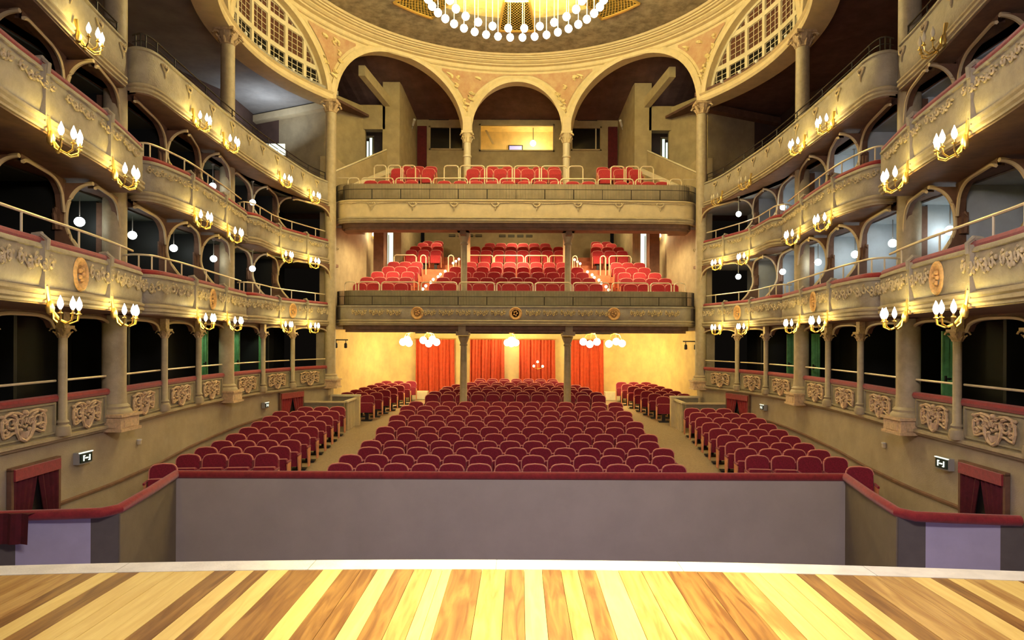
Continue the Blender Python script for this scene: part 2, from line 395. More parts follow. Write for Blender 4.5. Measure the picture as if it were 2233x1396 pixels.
# ---- ring wall with arches (cylinder r=7.74 round (0,18.03))
RC = 7.74; CY = 18.03; ZS = zH(8.22); ZT = zH(11.10)
def cyl(a, z, r=RC):     # a: angle from +Y axis, positive to the right
    return (r * math.sin(a), CY + r * math.cos(a), z)
colang = [math.radians(a) for a in (-135.6, -96.0, -56.4, -14.75, 14.75, 56.4, 96.0, 135.6)]
def bay_arch(a0, a1, jamb=0.17):
    L = (a1 - a0) * RC; r = L / 2 - jamb
    return (a0 + a1) / 2, L, r
for i in range(7):
    a0, a1 = colang[i], colang[i + 1]
    ac, L, r = bay_arch(a0, a1)
    rise = {3: r + 0.27}.get(i, r * 0.99)
    if i in (2, 4): rise = r * 0.96
    N = 44; lows = []
    for k in range(N + 1):
        sx = -L / 2 + L * k / N
        h = ZS + (rise * math.sqrt(max(0, 1 - (sx / r) ** 2)) if abs(sx) < r else 0)
        lows.append((ac + sx / RC, h))
    side = 'left' if i < 3 else ('right' if i > 3 else 'centre')
    mb = MB()
    mb.grid([[cyl(a, h), cyl(a, ZT)] for a, h in lows])
    mb.grid([[cyl(a, h, RC + 0.38), cyl(a, ZT, RC + 0.38)] for a, h in lows])
    mb.grid([[cyl(a, h), cyl(a, h, RC + 0.38)] for a, h in lows])
    struct('wall_%s' % {0: 'proscenium_left', 1: 'left', 2: 'back', 3: 'back', 4: 'back', 5: 'right', 6: 'proscenium_right'}[i], mb, 'cream', 'cream arched wall below the dome, %s arch' % ('middle small' if i == 3 else side + ' ' + ORD[i if i < 3 else 6 - i]), cat='wall')
    # archivolt moulding
    pts = []
    for k in range(33):
        th = PI * k / 32
        pts.append((ac - math.cos(th) * (r + 0.0) / RC, ZS + math.sin(th) * rise, ac - math.cos(th) * (r + 0.24) / RC, ZS + math.sin(th) * (rise + 0.24)))
    mb = MB(); g = []
    for a, z, a2, z2 in pts:
        am = (a + a2) / 2; zm = (z + z2) / 2
        g.append([cyl(a, z, RC + 0.02), cyl(a, z, RC - 0.07), cyl(am, zm, RC - 0.10), cyl(a2, z2, RC - 0.05), cyl(a2, z2, RC + 0.02)])
    mb.grid(g)
    struct('trim_%d' % (5 + i), mb, 'cream', 'moulded archivolt round the %s arch' % ('middle small' if i == 3 else side + ' ' + ORD[i if i < 3 else 6 - i]), smooth=False)
# painted spandrel panels between arches
for j in range(1, 7):
    c = colang[j]
    def low(a):
        i = j - 1 if a < c else j
        ac, L, r = bay_arch(colang[i], colang[i + 1]); sx = (a - ac) * RC
        R2 = r + 0.34; rise = r * (0.96 if i in (2, 4) else 1.0) + (0.61 if i == 3 else 0.34)
        return ZS + (rise * math.sqrt(max(0, 1 - (sx / R2) ** 2)) if abs(sx) < R2 else 0)
    top = zH(10.62)
    N = 60; half = 2.6 / RC; cols = []
    for k in range(N + 1):
        a = c - half + 2 * half * k / N
        lo = max(low(a), ZS + 0.62)
        if lo < top - 0.03: cols.append([cyl(a, lo, RC - 0.025), cyl(a, top, RC - 0.025)])
    if len(cols) > 2:
        root = thing('spandrel_panel', 'pinkish painted spandrel panel with gold foliage above the %s column' % {1: 'left front', 2: 'left rear', 3: 'left slender gallery', 4: 'right slender gallery', 5: 'right rear', 6: 'right front'}[j], 'panel', cyl(c, ZS + 0.5))
        mb = MB(); mb.grid(cols); mb.build('painted_field', 'pink', root)
        # gilded leaf sprays
        rnd = random.Random(j)
        for q in range(9):
            zz = ZS + 0.85 + q * 0.19 if q < 6 else top - 0.3
            w_ = 0.02 + (zz - ZS - 0.6) * 0.22
            a = c + rnd.uniform(-w_, w_) / RC * 2.0
            mb = MB(); pts = [cyl(a + 0.10 * t * math.cos(t * 3 + q) / RC * 2, zz + 0.16 * t * math.sin(t * 2 + q), RC - 0.05) for t in [0.2 * u for u in range(6)]]
            mb.tube(pts, [0.06, 0.085, 0.07, 0.06, 0.045, 0.02], 5)
            mb.build('gilded_leaf', 'leafgold', root)
# cornice ring and ceiling
CB = zH(10.72)
prof = [(7.78, CB), (7.69, CB), (7.65, CB + 0.03), (7.70, CB + 0.06), (7.66, CB + 0.16), (7.52, CB + 0.18), (7.50, CB + 0.22), (7.44, CB + 0.22), (7.34, CB + 0.27),
        (7.34, CB + 0.30), (7.24, CB + 0.30), (7.20, CB + 0.335), (7.13, CB + 0.335), (7.11, CB + 0.37), (7.03, CB + 0.37), (6.97, CB + 0.42), (6.97, CB + 0.48), (7.78, CB + 0.58)]
mb = MB(); g = []
for k in range(97):
    a = 2 * PI * k / 96; g.append([(r * math.sin(a), CY + r * math.cos(a), z) for r, z in prof])
mb.grid(g)
struct('trim_12', mb, 'cream', 'moulded circular cornice under the painted dome')
ZC = zH(11.16)
def annulus(mb, r0, r1, z0, z1, a0=0, a1=2 * PI, n=96):
    mb.grid([[(r0 * math.sin(a0 + (a1 - a0) * k / n), CY + r0 * math.cos(a0 + (a1 - a0) * k / n), z0), (r1 * math.sin(a0 + (a1 - a0) * k / n), CY + r1 * math.cos(a0 + (a1 - a0) * k / n), z1)] for k in range(n + 1)])
mb = MB(); annulus(mb, 7.1, 5.2, ZC - 0.02, ZC)
LAT = [0, 43, -43, 86, -86, 129, -129]
hw = {0: 7.2}
prev = None
segs = sorted(((c - hw.get(c, 8.5), c + hw.get(c, 8.5)) for c in LAT))
cuts = []
cur = -180
for a, b in segs: cuts.append((cur, a)); cur = b
cuts.append((cur, 180))
for a, b in cuts: annulus(mb, 5.2, 4.35, ZC, ZC + 0.02, math.radians(a), math.radians(b), 10)
struct('ceiling', mb, 'mottle', 'mottled brown painted ceiling of the dome inside the ring cornice')
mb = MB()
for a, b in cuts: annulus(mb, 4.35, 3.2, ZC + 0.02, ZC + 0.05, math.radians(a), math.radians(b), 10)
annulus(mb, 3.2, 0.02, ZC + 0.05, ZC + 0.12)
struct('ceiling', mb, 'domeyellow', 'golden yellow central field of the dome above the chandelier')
mb = MB(); annulus(mb, 7.2, 0.02, ZC + 0.5, ZC + 0.5)  # black disc added to keep the dome dark behind the grilles
struct('ceiling', mb, 'black', 'black disc standing in for the dark above the dome grilles')
nlat = 0
for c in sorted(LAT):
    h = hw.get(c, 8.5); a0, a1 = math.radians(c - h), math.radians(c + h)
    nm = {0: 'middle', 43: 'right of middle', -43: 'left of middle', 86: 'far right', -86: 'far left', 129: 'rear right', -129: 'rear left'}[c]
    root = thing('ceiling_grille', 'gilt diamond lattice grille in the dome, %s' % nm, 'grille', (4.2 * math.sin(math.radians(c)), CY + 4.2 * math.cos(math.radians(c)), ZC))
    def pt(u, v, z=ZC - 0.02):
        a = a0 + (a1 - a0) * u; r = 3.2 + 2.0 * v
        return (r * math.sin(a), CY + r * math.cos(a), z + 0.04 * (1 - v))
    mb = MB()
    for (u0, v0), (u1, v1) in (((0, 0), (1, 0)), ((1, 0), (1, 1)), ((1, 1), (0, 1)), ((0, 1), (0, 0))):
        mb.tube([pt(u0 + (u1 - u0) * t / 4, v0 + (v1 - v0) * t / 4) for t in range(5)], 0.045, 5)
    mb.build('frame', 'gold', root)
    mb = MB(); n = 9 if c == 0 else 12; m_ = 12
    asp = n / m_
    for dirn in (1, -1):
        for k in range(-m_, n + m_ + 1):
            seg_ = []
            for t in range(0, m_ + 1):
                u = (k + dirn * t) / n
                if -0.001 <= u <= 1.001: seg_.append(pt(min(1, max(0, u)), t / m_, ZC + 0.01))
            if len(seg_) > 1: mb.tube(seg_, 0.011, 4, caps=False)
    o = mb.build('lattice', 'gold', root); o['kind'] = 'stuff'

# entablature beam along the ring at springing level
for i, (nm) in ((1, 'left'), (5, 'right')):
    mb = MB(); N = 24; g = []
    for k in range(N + 1):
        a = colang[i] + (colang[i + 1] - colang[i]) * k / N
        g.append([cyl(a, z, r) for r, z in ((RC - 0.12, ZS + 0.0), (RC - 0.16, ZS + 0.08), (RC - 0.10, ZS + 0.12), (RC - 0.10, ZS + 0.24), (RC - 0.16, ZS + 0.30), (RC + 0.1, ZS + 0.33), (RC + 0.5, ZS + 0.33), (RC + 0.5, ZS - 0.02), (RC - 0.12, ZS))])
    mb.grid(g)
    struct('trim_%d' % (13 if i == 1 else 14), mb, 'cream', 'curved entablature beam under the %s lunette window' % nm)
for i, s in ((0, -1), (6, 1)):
    mb = MB(); N = 24; g = []
    for k in range(N + 1):
        a = colang[i] + (colang[i + 1] - colang[i]) * k / N
        g.append([cyl(a, z, r) for r, z in ((RC - 0.12, ZS + 0.0), (RC - 0.16, ZS + 0.08), (RC - 0.10, ZS + 0.24), (RC - 0.16, ZS + 0.30), (RC + 0.5, ZS + 0.33), (RC + 0.5, ZS - 0.02), (RC - 0.12, ZS))])
    mb.grid(g)
    struct('trim_%d' % (15 if s < 0 else 16), mb, 'cream', 'curved entablature beam nearest the stage on the %s' % SIDE[s])

# lunette windows
for i, nm, wn in ((1, 'left', 1), (5, 'right', 2), (0, 'left front', 3), (6, 'right front', 4)):
    a0, a1 = colang[i], colang[i + 1]; ac, L, r = bay_arch(a0, a1)
    sg = -1 if ac < 0 else 1
    root = bpy.data.objects.new('window_%d' % wn, None); COL.objects.link(root); root['kind'] = 'structure'
    root['label'] = 'large half-round cream lattice window in the %s arch' % nm; root['category'] = 'window'
    root.location = cyl(ac, ZS + 0.33, RC + 0.2)
    RW = RC + 0.2; z0 = ZS + 0.33
    def rise_at(sx): return math.sqrt(max(0, r * r - sx * sx)) * 0.99
    NX = 6; cw = 2 * r / NX; rowsz = [0.16, 0.62, 0.78, 1.50, 1.66, 2.38, 2.52]
    # arch border
    mb = MB(); g = []
    for k in range(33):
        th = PI * k / 32
        g.append([cyl(ac - math.cos(th) * q / RC, ZS + math.sin(th) * q, rr) for q, rr in ((r, RW - 0.04), (r - 0.13, RW - 0.06), (r - 0.13, RW + 0.03), (r, RW + 0.03))])
    mb.grid(g); mb.build('arch_frame', 'creamw', root)
    mb = MB()
    def bar(sx0, zz0, sx1, zz1, w, dpt, rad):
        n = max(1, int(abs(sx1 - sx0) / 0.25)); 
        if abs(sx1 - sx0) < 1e-6:
            rows_ = [[cyl(ac + (sx0 + o) / RC, z, rad + q) for o, q in ((-w / 2, 0.02), (-w / 2, -dpt), (w / 2, -dpt), (w / 2, 0.02))] for z in (zz0, zz1)]
        else:
            rows_ = [[cyl(ac + (sx0 + (sx1 - sx0) * k / n) / RC, z_, rad + q) for z_, q in ((zz0 - w / 2, 0.02), (zz0 - w / 2, -dpt), (zz0 + w / 2, -dpt), (zz0 + w / 2, 0.02))] for k in range(n + 1)]
        mb.grid(rows_)
    for k in range(1, NX):
        sx = -r + k * cw; bar(sx, z0 - 0.05, sx, ZS + rise_at(sx), 0.13, 0.05, RW)
    for zz in (0.08, 0.70, 1.58):
        ww = math.sqrt(max(0.01, r * r - (zz + 0.33) ** 2)); bar(-ww, z0 + zz, ww, z0 + zz, 0.15, 0.05, RW)
    mb.build('mullion_grid', 'creamw', root)
    zz = [0.155, 0.625, 0.775, 1.505, 1.655, 2.36]
    for k in range(NX):
        for rw in range(3):
            s0 = -r + k * cw + 0.065; s1 = -r + (k + 1) * cw - 0.065
            zb, zt = z0 + zz[2 * rw], z0 + zz[2 * rw + 1]
            nx, nz = 3, (3 if rw == 0 else 4)
            cells = []
            mg = MB(); mm = MB()
            for q in range(nx * 2):
                u0 = s0 + (s1 - s0) * q / (nx * 2); u1 = s0 + (s1 - s0) * (q + 1) / (nx * 2)
                tA = min(zt, ZS + rise_at(u0) - 0.1); tB = min(zt, ZS + rise_at(u1) - 0.1)
                if max(tA, tB) > zb + 0.04:
                    tA = max(tA, zb); tB = max(tB, zb)
                    mg.quad(cyl(ac + u0 / RC, zb, RW + 0.015), cyl(ac + u1 / RC, zb, RW + 0.015), cyl(ac + u1 / RC, tB, RW + 0.015), cyl(ac + u0 / RC, tA, RW + 0.015))
            if not mg.v: continue
            for q in range(nx + 1):
                u = s0 + (s1 - s0) * q / nx; t = min(zt, ZS + rise_at(u) - 0.1)
                if t > zb + 0.05: mm.tube([cyl(ac + u / RC, zb, RW), cyl(ac + u / RC, t, RW)], 0.012, 4, caps=False)
            for q in range(nz + 1):
                z = zb + (zt - zb) * q / nz; lim = math.sqrt(max(0, (r - 0.1) ** 2 - (z - ZS) ** 2))
                x0 = max(s0, -lim); x1 = min(s1, lim)
                if x1 > x0 + 0.05: mm.tube([cyl(ac + x0 / RC, z, RW), cyl(ac + x1 / RC, z, RW)], 0.012, 4, caps=False)
            sash = mg.build('sash_pane', 'glassdark' if rw == 0 else 'maroon', root)
            if mm.v: mm.build('glazing_bars', 'creamw', sash)
    # small lamp brackets at sill
    for k in range(1, NX):
        sx = -r + k * cw
        if abs(sx) < r - 0.2:
            mb = MB(); mb.sphere(cyl(ac + (sx - 0.1 * sg) / RC, z0 + 0.13, RC - 0.02), 0.06, 8, 6); mb.box(cyl(ac + (sx - 0.1 * sg) / RC, z0 + 0.05, RC + 0.04), (0.05, 0.12, 0.1))
            mb.build('sill_lamp', 'white', root)

# ---- area behind the balconies
# curved wall behind / around the rear stalls
mb = MB()
pl = catmull([(6.60, 22.5), (6.95, 24.2), (6.9, 26.3), (6.45, 28.6), (5.6, 30.3), (4.9, 31.0)], 5)
for s in (-1, 1):
    mb = MB(); mb.grid([[(s * x, y, 0.2), (s * x, y, zH(0.34))] for x, y in pl])
    struct('wall_' + SIDE[s], mb, 'wallyellow', 'mottled yellow plaster wall curving round the rear stalls on the %s' % SIDE[s], smooth=True)
mb = MB(); mb.box((0, 31.1, 1.9), (10.2, 0.2, 3.6))
struct('wall_back', mb, 'wallyellow', 'yellow back wall of the stalls behind the red curtains')
mb = MB(); mb.box((0, 27.3, zH(0.42)), (14.4, 8.6, 0.16))
struct('ceiling', mb, 'cream', 'ceiling over the rear stalls under the lower balcony')
for s in (-1, 1):
    mb = MB(); mb.box((s * 6.75, 22.75, zH(-1.2)), (0.5, 0.4, 3.6))
    struct('trim_%d' % (17 if s < 0 else 18), mb, 'plaster', 'plain pilaster beside the rear %s column' % SIDE[s])
# first-balcony room (between the two central balconies)
for s in (-1, 1):
    mb = MB()
    mb.hexa([(s * 6.5, 22.9, zH(0.4)), (s * 7.0, 22.9, zH(0.4)), (s * 7.0, 26.8, zH(0.4)), (s * 6.2, 26.8, zH(0.4)),
             (s * 6.5, 22.9, zH(6.5)), (s * 7.0, 22.9, zH(6.5)), (s * 7.0, 26.8, zH(6.5)), (s * 6.2, 26.8, zH(6.5))])
    struct('wall_' + SIDE[s], mb, 'wallback', 'tan side wall of the lower balcony on the %s' % SIDE[s])
    mb = MB(); mb.box((s * 5.72, 26.9, zH(3.2)), (0.42, 0.6, 5.4))
    struct('trim_%d' % (19 if s < 0 else 20), mb, 'brown' , 'dark brown pier beside the lower balcony seats on the %s' % SIDE[s])
    mb = MB(); mb.hexa([(s * 5.78, 27.8, zH(1)), (s * 6.5, 27.2, zH(1)), (s * 6.5, 27.4, zH(1)), (s * 5.78, 28.0, zH(1)),
                        (s * 5.78, 27.8, zH(6)), (s * 6.5, 27.2, zH(6)), (s * 6.5, 27.4, zH(6)), (s * 5.78, 28.0, zH(6))])
    struct('wall_' + SIDE[s], mb, 'wallback', 'lit wall beside the doorway of the lower balcony on the %s' % SIDE[s])
    mb = MB(); mb.box((s * 6.0, 28.9, zH(4)), (1.4, 0.15, 5.6)); mb.hexa([(s * 5.2, 28.85, zH(1)), (s * 5.4, 28.85, zH(1)), (s * 5.1, 32.6, zH(1)), (s * 4.9, 32.6, zH(1)), (s * 5.2, 28.85, zH(6.4)), (s * 5.4, 28.85, zH(6.4)), (s * 5.1, 32.6, zH(6.4)), (s * 4.9, 32.6, zH(6.4))])
    struct('wall_' + SIDE[s], mb, 'wallback', 'rear side wall of the lower balcony on the %s' % SIDE[s])
    # bright doorway
    root = bpy.data.objects.new('door_%d' % (1 if s < 0 else 2), None); COL.objects.link(root); root['kind'] = 'structure'; root['category'] = 'door'
    root['label'] = 'brightly lit doorway at the side of the lower balcony, %s' % SIDE[s]; root.location = (s * 5.45, 29.6, zH(3.0))
    mb = MB(); mb.box((s * 5.66, 28.78, zH(4.0)), (0.26, 0.05, 1.5)); mb.build('lit_opening', 'doorlight', root)
    mb = MB()
    for x in (-0.16, 0.16): mb.box((s * 5.66 + x, 28.75, zH(4.0)), (0.06, 0.12, 1.6))
    mb.box((s * 5.66, 28.75, zH(4.8)), (0.38, 0.12, 0.1)); mb.box((s * 5.74, 28.74, zH(3.9)), (0.03, 0.04, 1.5)); mb.build('door_frame', 'plaster', root)
mb = MB(); mb.box((0, 32.6, zH(4.6)), (9.4, 0.2, 5.2))
struct('wall_back', mb, 'wallback', 'plain back wall behind the upper rows of the lower balcony')
for s in (-1, 1):
    mb = MB(); mb.box((s * 2.06, 27.3, zH(4.0)), (0.16, 0.2, 1.6)); struct('trim_%d' % (31 if s < 0 else 32), mb, 'cream', 'pale vertical jamb behind the %s slim balcony post' % SIDE[s])
# raked ceiling under the upper balcony
mb = MB(); mb.hexa([(-7, 23.0, zH(3.95)), (7, 23.0, zH(3.95)), (7, 32.6, zH(5.9)), (-7, 32.6, zH(5.9)), (-7, 23.0, zH(4.05)), (7, 23.0, zH(4.05)), (7, 32.6, zH(6.0)), (-7, 32.6, zH(6.0))])
struct('ceiling', mb, 'wallback', 'raked ceiling over the lower balcony')
# upper region behind the back arches
mb = MB(); xs_ = [-7.6 + 0.4 * k for k in range(39)]
mb.grid([[(x, CY + math.sqrt(max(0.1, 8.15 ** 2 - x * x)), zH(11.0 + 0.09 * (7.7 - math.sqrt(max(0, 8.15 ** 2 - x * x))))), (x, 29.6, zH(10.0))] for x in xs_])
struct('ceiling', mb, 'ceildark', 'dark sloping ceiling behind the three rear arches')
for s in (-1, 1):
    mb = MB(); mb.hexa([(s * 6.9, 23.6, zH(8.9)), (s * 9.5, 23.6, zH(8.9)), (s * 9.5, 28.4, zH(8.9)), (s * 5.6, 28.4, zH(9.3)), (s * 6.9, 23.6, zH(9.0)), (s * 9.5, 23.6, zH(9.0)), (s * 9.5, 28.4, zH(9.0)), (s * 5.6, 28.4, zH(9.4))])
    struct('ceiling', mb, 'ceildark', 'low ceiling beside the %s rear arch' % SIDE[s])
    mb = MB(); mb.hexa([(s * 5.9, 24.9, zH(10.2)), (s * 6.15, 24.9, zH(10.2)), (s * 5.45, 26.6, zH(9.55)), (s * 5.2, 26.6, zH(9.55)),
                        (s * 5.9, 24.9, zH(10.6)), (s * 6.15, 24.9, zH(10.6)), (s * 5.45, 26.6, zH(9.95)), (s * 5.2, 26.6, zH(9.95))])
    struct('trim_%d' % (21 if s < 0 else 22), mb, 'wallback', 'sloping ceiling beam seen through the %s rear arch' % SIDE[s])
    # pier and receding wall
    mb = MB(); mb.hexa([(s * 4.85, 26.5, zH(6.4)), (s * 5.55, 26.5, zH(6.4)), (s * 5.55, 26.9, zH(6.4)), (s * 4.85, 26.9, zH(6.4)),
                        (s * 4.85, 26.5, zH(10.6)), (s * 5.55, 26.5, zH(10.6)), (s * 5.55, 26.9, zH(10.6)), (s * 4.85, 26.9, zH(10.6))])
    mb.hexa([(s * 4.85, 26.5, zH(6.4)), (s * 4.95, 26.9, zH(6.4)), (s * 4.75, 29.4, zH(6.4)), (s * 4.6, 29.4, zH(6.4)),
             (s * 4.85, 26.5, zH(10.6)), (s * 4.95, 26.9, zH(10.6)), (s * 4.75, 29.4, zH(10.6)), (s * 4.6, 29.4, zH(10.6))])
    mb.box((s * 6.05, 26.7, zH(9.15)), (1.2, 0.4, 1.0))
    struct('wall_' + SIDE[s], mb, 'wallback', 'brown pier and side wall of the upper balcony on the %s' % SIDE[s])
    mb = MB(); mb.hexa([(s * 6.3, 26.6, zH(5.5)), (s * 7.8, 24.2, zH(5.5)), (s * 7.8, 24.4, zH(5.5)), (s * 6.3, 26.8, zH(5.5)),
                        (s * 6.3, 26.6, zH(9.6)), (s * 7.8, 24.2, zH(9.6)), (s * 7.8, 24.4, zH(9.6)), (s * 6.3, 26.8, zH(9.6))])
    struct('wall_' + SIDE[s], mb, 'wallback', 'oblique brown wall behind the rear %s column' % SIDE[s])
    mb = MB(); mb.box((s * 6.2, 28.6, zH(8.2)), (3.0, 0.15, 4.0))
    struct('wall_' + SIDE[s], mb, 'walldark', 'dark wall of the passage behind the upper balcony pier, %s' % SIDE[s])
    root = bpy.data.objects.new('door_%d' % (3 if s < 0 else 4), None); COL.objects.link(root); root['kind'] = 'structure'; root['category'] = 'door'
    root['label'] = 'narrow lit doorway in the passage beside the upper balcony, %s' % SIDE[s]; root.location = (s * 6.35, 28.0, zH(7.2))
    mb = MB(); mb.box((s * 6.38, 28.0, zH(8.0)), (0.10, 0.04, 1.5)); mb.box((s * 6.52, 28.0, zH(7.95)), (0.07, 0.04, 1.3)); mb.build('lit_opening', 'doorlight', root)
    mb = MB(); mb.box((s * 6.45, 28.03, zH(8.8)), (0.4, 0.06, 0.1)); mb.box((s * 6.27, 28.03, zH(8.0)), (0.06, 0.06, 1.6)); mb.build('door_frame', 'wallback', root)
    mb = MB(); mb.box((s * 4.35, 29.3, zH(8.0)), (0.42, 0.12, 3.4))
    o = mb.build('drape', 'velvet_dark'); tag(o, 'dark red vertical drape strip beside the control room windows, %s' % SIDE[s], 'drape')
# back wall with control-room window openings
def wall_holes(x0, x1, z0, z1, y, th, holes):
    mb = MB(); xs = sorted({x0, x1, *[h[0] for h in holes], *[h[1] for h in holes]}); zs = sorted({z0, z1, *[h[2] for h in holes], *[h[3] for h in holes]})
    for a, b in zip(xs, xs[1:]):
        for c, d in zip(zs, zs[1:]):
            mx, mz = (a + b) / 2, (c + d) / 2
            if any(h[0] < mx < h[1] and h[2] < mz < h[3] for h in holes): continue
            mb.box((mx, y, mz), (b - a, th, d - c))
    return mb
BY = 29.5
H1 = [(-4.05, -2.45, zH(8.65), zH(9.75)), (-1.75, 1.70, zH(8.60), zH(9.85)), (2.45, 3.85, zH(8.65), zH(9.75))]
struct('wall_back', wall_holes(-4.6, 4.6, zH(6.0), zH(10.7), BY, 0.18, H1), 'wallback', 'back wall of the upper balcony with the control room windows')
for k, h in enumerate(H1):
    root = bpy.data.objects.new('window_%d' % (5 + k), None); COL.objects.link(root); root['kind'] = 'structure'; root['category'] = 'window'
    root['label'] = ['dark control room window, left of the lit one', 'wide lit control room window glowing yellow', 'dark control room window, right of the lit one'][k]
    root.location = ((h[0] + h[1]) / 2, BY, h[2])
    mb = MB(); w = 0.07
    mb.box(((h[0] + h[1]) / 2, BY - 0.08, h[2] + w / 2), (h[1] - h[0], 0.12, w)); mb.box(((h[0] + h[1]) / 2, BY - 0.08, h[3] - w / 2), (h[1] - h[0], 0.12, w))
    mb.box((h[0] + w / 2, BY - 0.08, (h[2] + h[3]) / 2), (w, 0.12, h[3] - h[2])); mb.box((h[1] - w / 2, BY - 0.08, (h[2] + h[3]) / 2), (w, 0.12, h[3] - h[2]))
    mb.build('window_frame', 'wallback', root)
    if k != 1:
        mb = MB(); xm = h[0] + (0.60 if k == 0 else 0.82) * (h[1] - h[0]); mb.box((xm, BY - 0.06, (h[2] + h[3]) / 2), (0.05, 0.05, h[3] - h[2])); mb.build('mullion', 'creamw', root)
        for a, b in ((h[0], xm), (xm, h[1])):
            mb = MB(); mb.box(((a + b) / 2, BY + 0.02, (h[2] + h[3]) / 2), (b - a - 0.06, 0.01, h[3] - h[2] - 0.1)); mb.build('pane', 'glassdark', root)
# control room behind the lit window
mb = MB(); h = H1[1]
mb.box((0, BY + 2.3, zH(9.2)), (4.4, 0.1, 2.2)); mb.box((-2.2, BY + 1.2, zH(9.2)), (0.1, 2.2, 2.2)); mb.box((2.2, BY + 1.2, zH(9.2)), (0.1, 2.2, 2.2))
mb.box((0, BY + 1.2, zH(10.3)), (4.4, 2.2, 0.1)); mb.box((0, BY + 1.2, zH(8.2)), (4.4, 2.2, 0.1))
struct('wall_back', mb, 'booth', 'bright yellow interior of the control room')
o = MB(); o.box((-0.1, BY + 2.2, zH(9.42)), (0.62, 0.06, 0.24)); root = thing('monitor', 'small bluish screen on the control room wall', 'monitor', (-0.1, BY + 2.2, zH(9.3)))
o.build('screen', 'screen', root); o = MB(); o.box((-0.1, BY + 2.23, zH(9.42)), (0.72, 0.05, 0.34)); o.build('casing', 'black', root)
mb = MB(); mb.hexa([(-1.2, BY + 0.9, zH(9.25)), (-1.1, BY + 0.9, zH(9.25)), (-1.1, BY + 0.96, zH(9.25)), (-1.2, BY + 0.96, zH(9.25)), (-1.55, BY + 0.9, zH(9.9)), (-1.45, BY + 0.9, zH(9.9)), (-1.45, BY + 0.96, zH(9.9)), (-1.55, BY + 0.96, zH(9.9))])
tag(mb.build('diagonal_strut', 'cream'), 'pale diagonal strut inside the control room, left part', 'strut')
mb = MB(); mb.box((-0.95, BY + 1.5, zH(8.75)), (0.3, 0.4, 0.5)); tag(mb.build('cabinet', 'cream'), 'small pale cabinet inside the control room', 'cabinet')
rt = thing('control_room_lamp', 'bright lamp glowing inside the control room', 'lamp', (0.75, BY + 1.6, zH(9.5)))
mb = MB(); mb.sphere((0.75, BY + 1.6, zH(9.5)), 0.14, 12, 8); mb.build('bulb', 'globe', rt)
mb = MB(); mb.tube([(0.75, BY + 1.6, zH(9.6)), (0.75, BY + 1.6, zH(10.25))], 0.015, 5); mb.build('cord', 'black', rt)
lamp('control_room_light', 'POINT', (0.75, BY + 1.6, zH(9.3)), 75, (1, 0.80, 0.36), 0.15)
# vents
for k, (x, z, lab) in enumerate(((-0.75, 10.15, 'left of the pair above the lit control room window'), (0.55, 10.15, 'right of the pair above the lit control room window'), (-3.6, 10.12, 'above the left dark control room window'), (3.2, 10.12, 'above the right dark control room window'))):
    root = thing('air_vent', 'long dark air vent ' + lab, 'vent', (x, BY - 0.1, zH(z)), group='vents above the control room windows')
    mb = MB(); mb.box((x, BY - 0.1, zH(z)), (0.9, 0.05, 0.2)); mb.build('grille_plate', 'black', root)
    mb = MB()
    for q in range(4): mb.box((x, BY - 0.14, zH(z) - 0.07 + q * 0.047), (0.84, 0.02, 0.012))
    mb.build('louvres', 'brown', root)
for k in range(8):
    x = [-3.3, -2.85, -2.4, -1.95, -0.75, -0.3, 0.15, 0.6][k] if k < 8 else 0
    z = 5.22
    root = thing('air_vent', 'small dark slot vent high on the lower balcony back wall, %s from left' % ORD[k], 'vent', (x, 32.45, zH(z)), group='slot vents behind the lower balcony')
    mb = MB(); mb.box((x, 32.47, zH(z)), (0.32, 0.05, 0.12)); mb.build('slot', 'black', root)
    mb = MB(); mb.box((x, 32.43, zH(z)), (0.30, 0.03, 0.02)); mb.build('louvre', 'wallback', root)
# ================================================================ COLUMNS
def scroll_capital(mb, c, r, h, n=4):
    """composite capital: bell, abacus and corner volutes"""
    c = Vector(c)
    mb.lathe([(r * 0.98, 0), (r * 1.12, 0.02), (r * 1.0, 0.05), (r * 1.05, h * 0.3), (r * 1.45, h * 0.75), (r * 1.5, h * 0.8)], c, 12)
    mb.box(c + Vector((0, 0, h * 0.9)), (r * 3.0, r * 3.0, h * 0.2))
    for k in range(4):
        a = PI / 4 + k * PI / 2; d = Vector((math.cos(a), math.sin(a), 0)); pts = []
        for t in range(11):
            th = t * 0.62; rr = 0.30 * h * (1 - t / 12)
            pts.append(c + d * (r * 1.55 + rr * math.cos(th)) + Vector((0, 0, h * 0.55 + rr * math.sin(th))))
        mb.tube(pts, [0.16 * r + 0.05 * r * (1 - t / 10) for t in range(11)], 5)
    for k in range(8):
        a = k * PI / 4; d = Vector((math.cos(a), math.sin(a), 0))
        mb.tube([c + d * r * 0.98 + Vector((0, 0, 0.03)), c + d * r * 1.2 + Vector((0, 0, h * 0.3)), c + d * r * 1.5 + Vector((0, 0, h * 0.42))], [r * 0.16, r * 0.2, r * 0.08], 5)

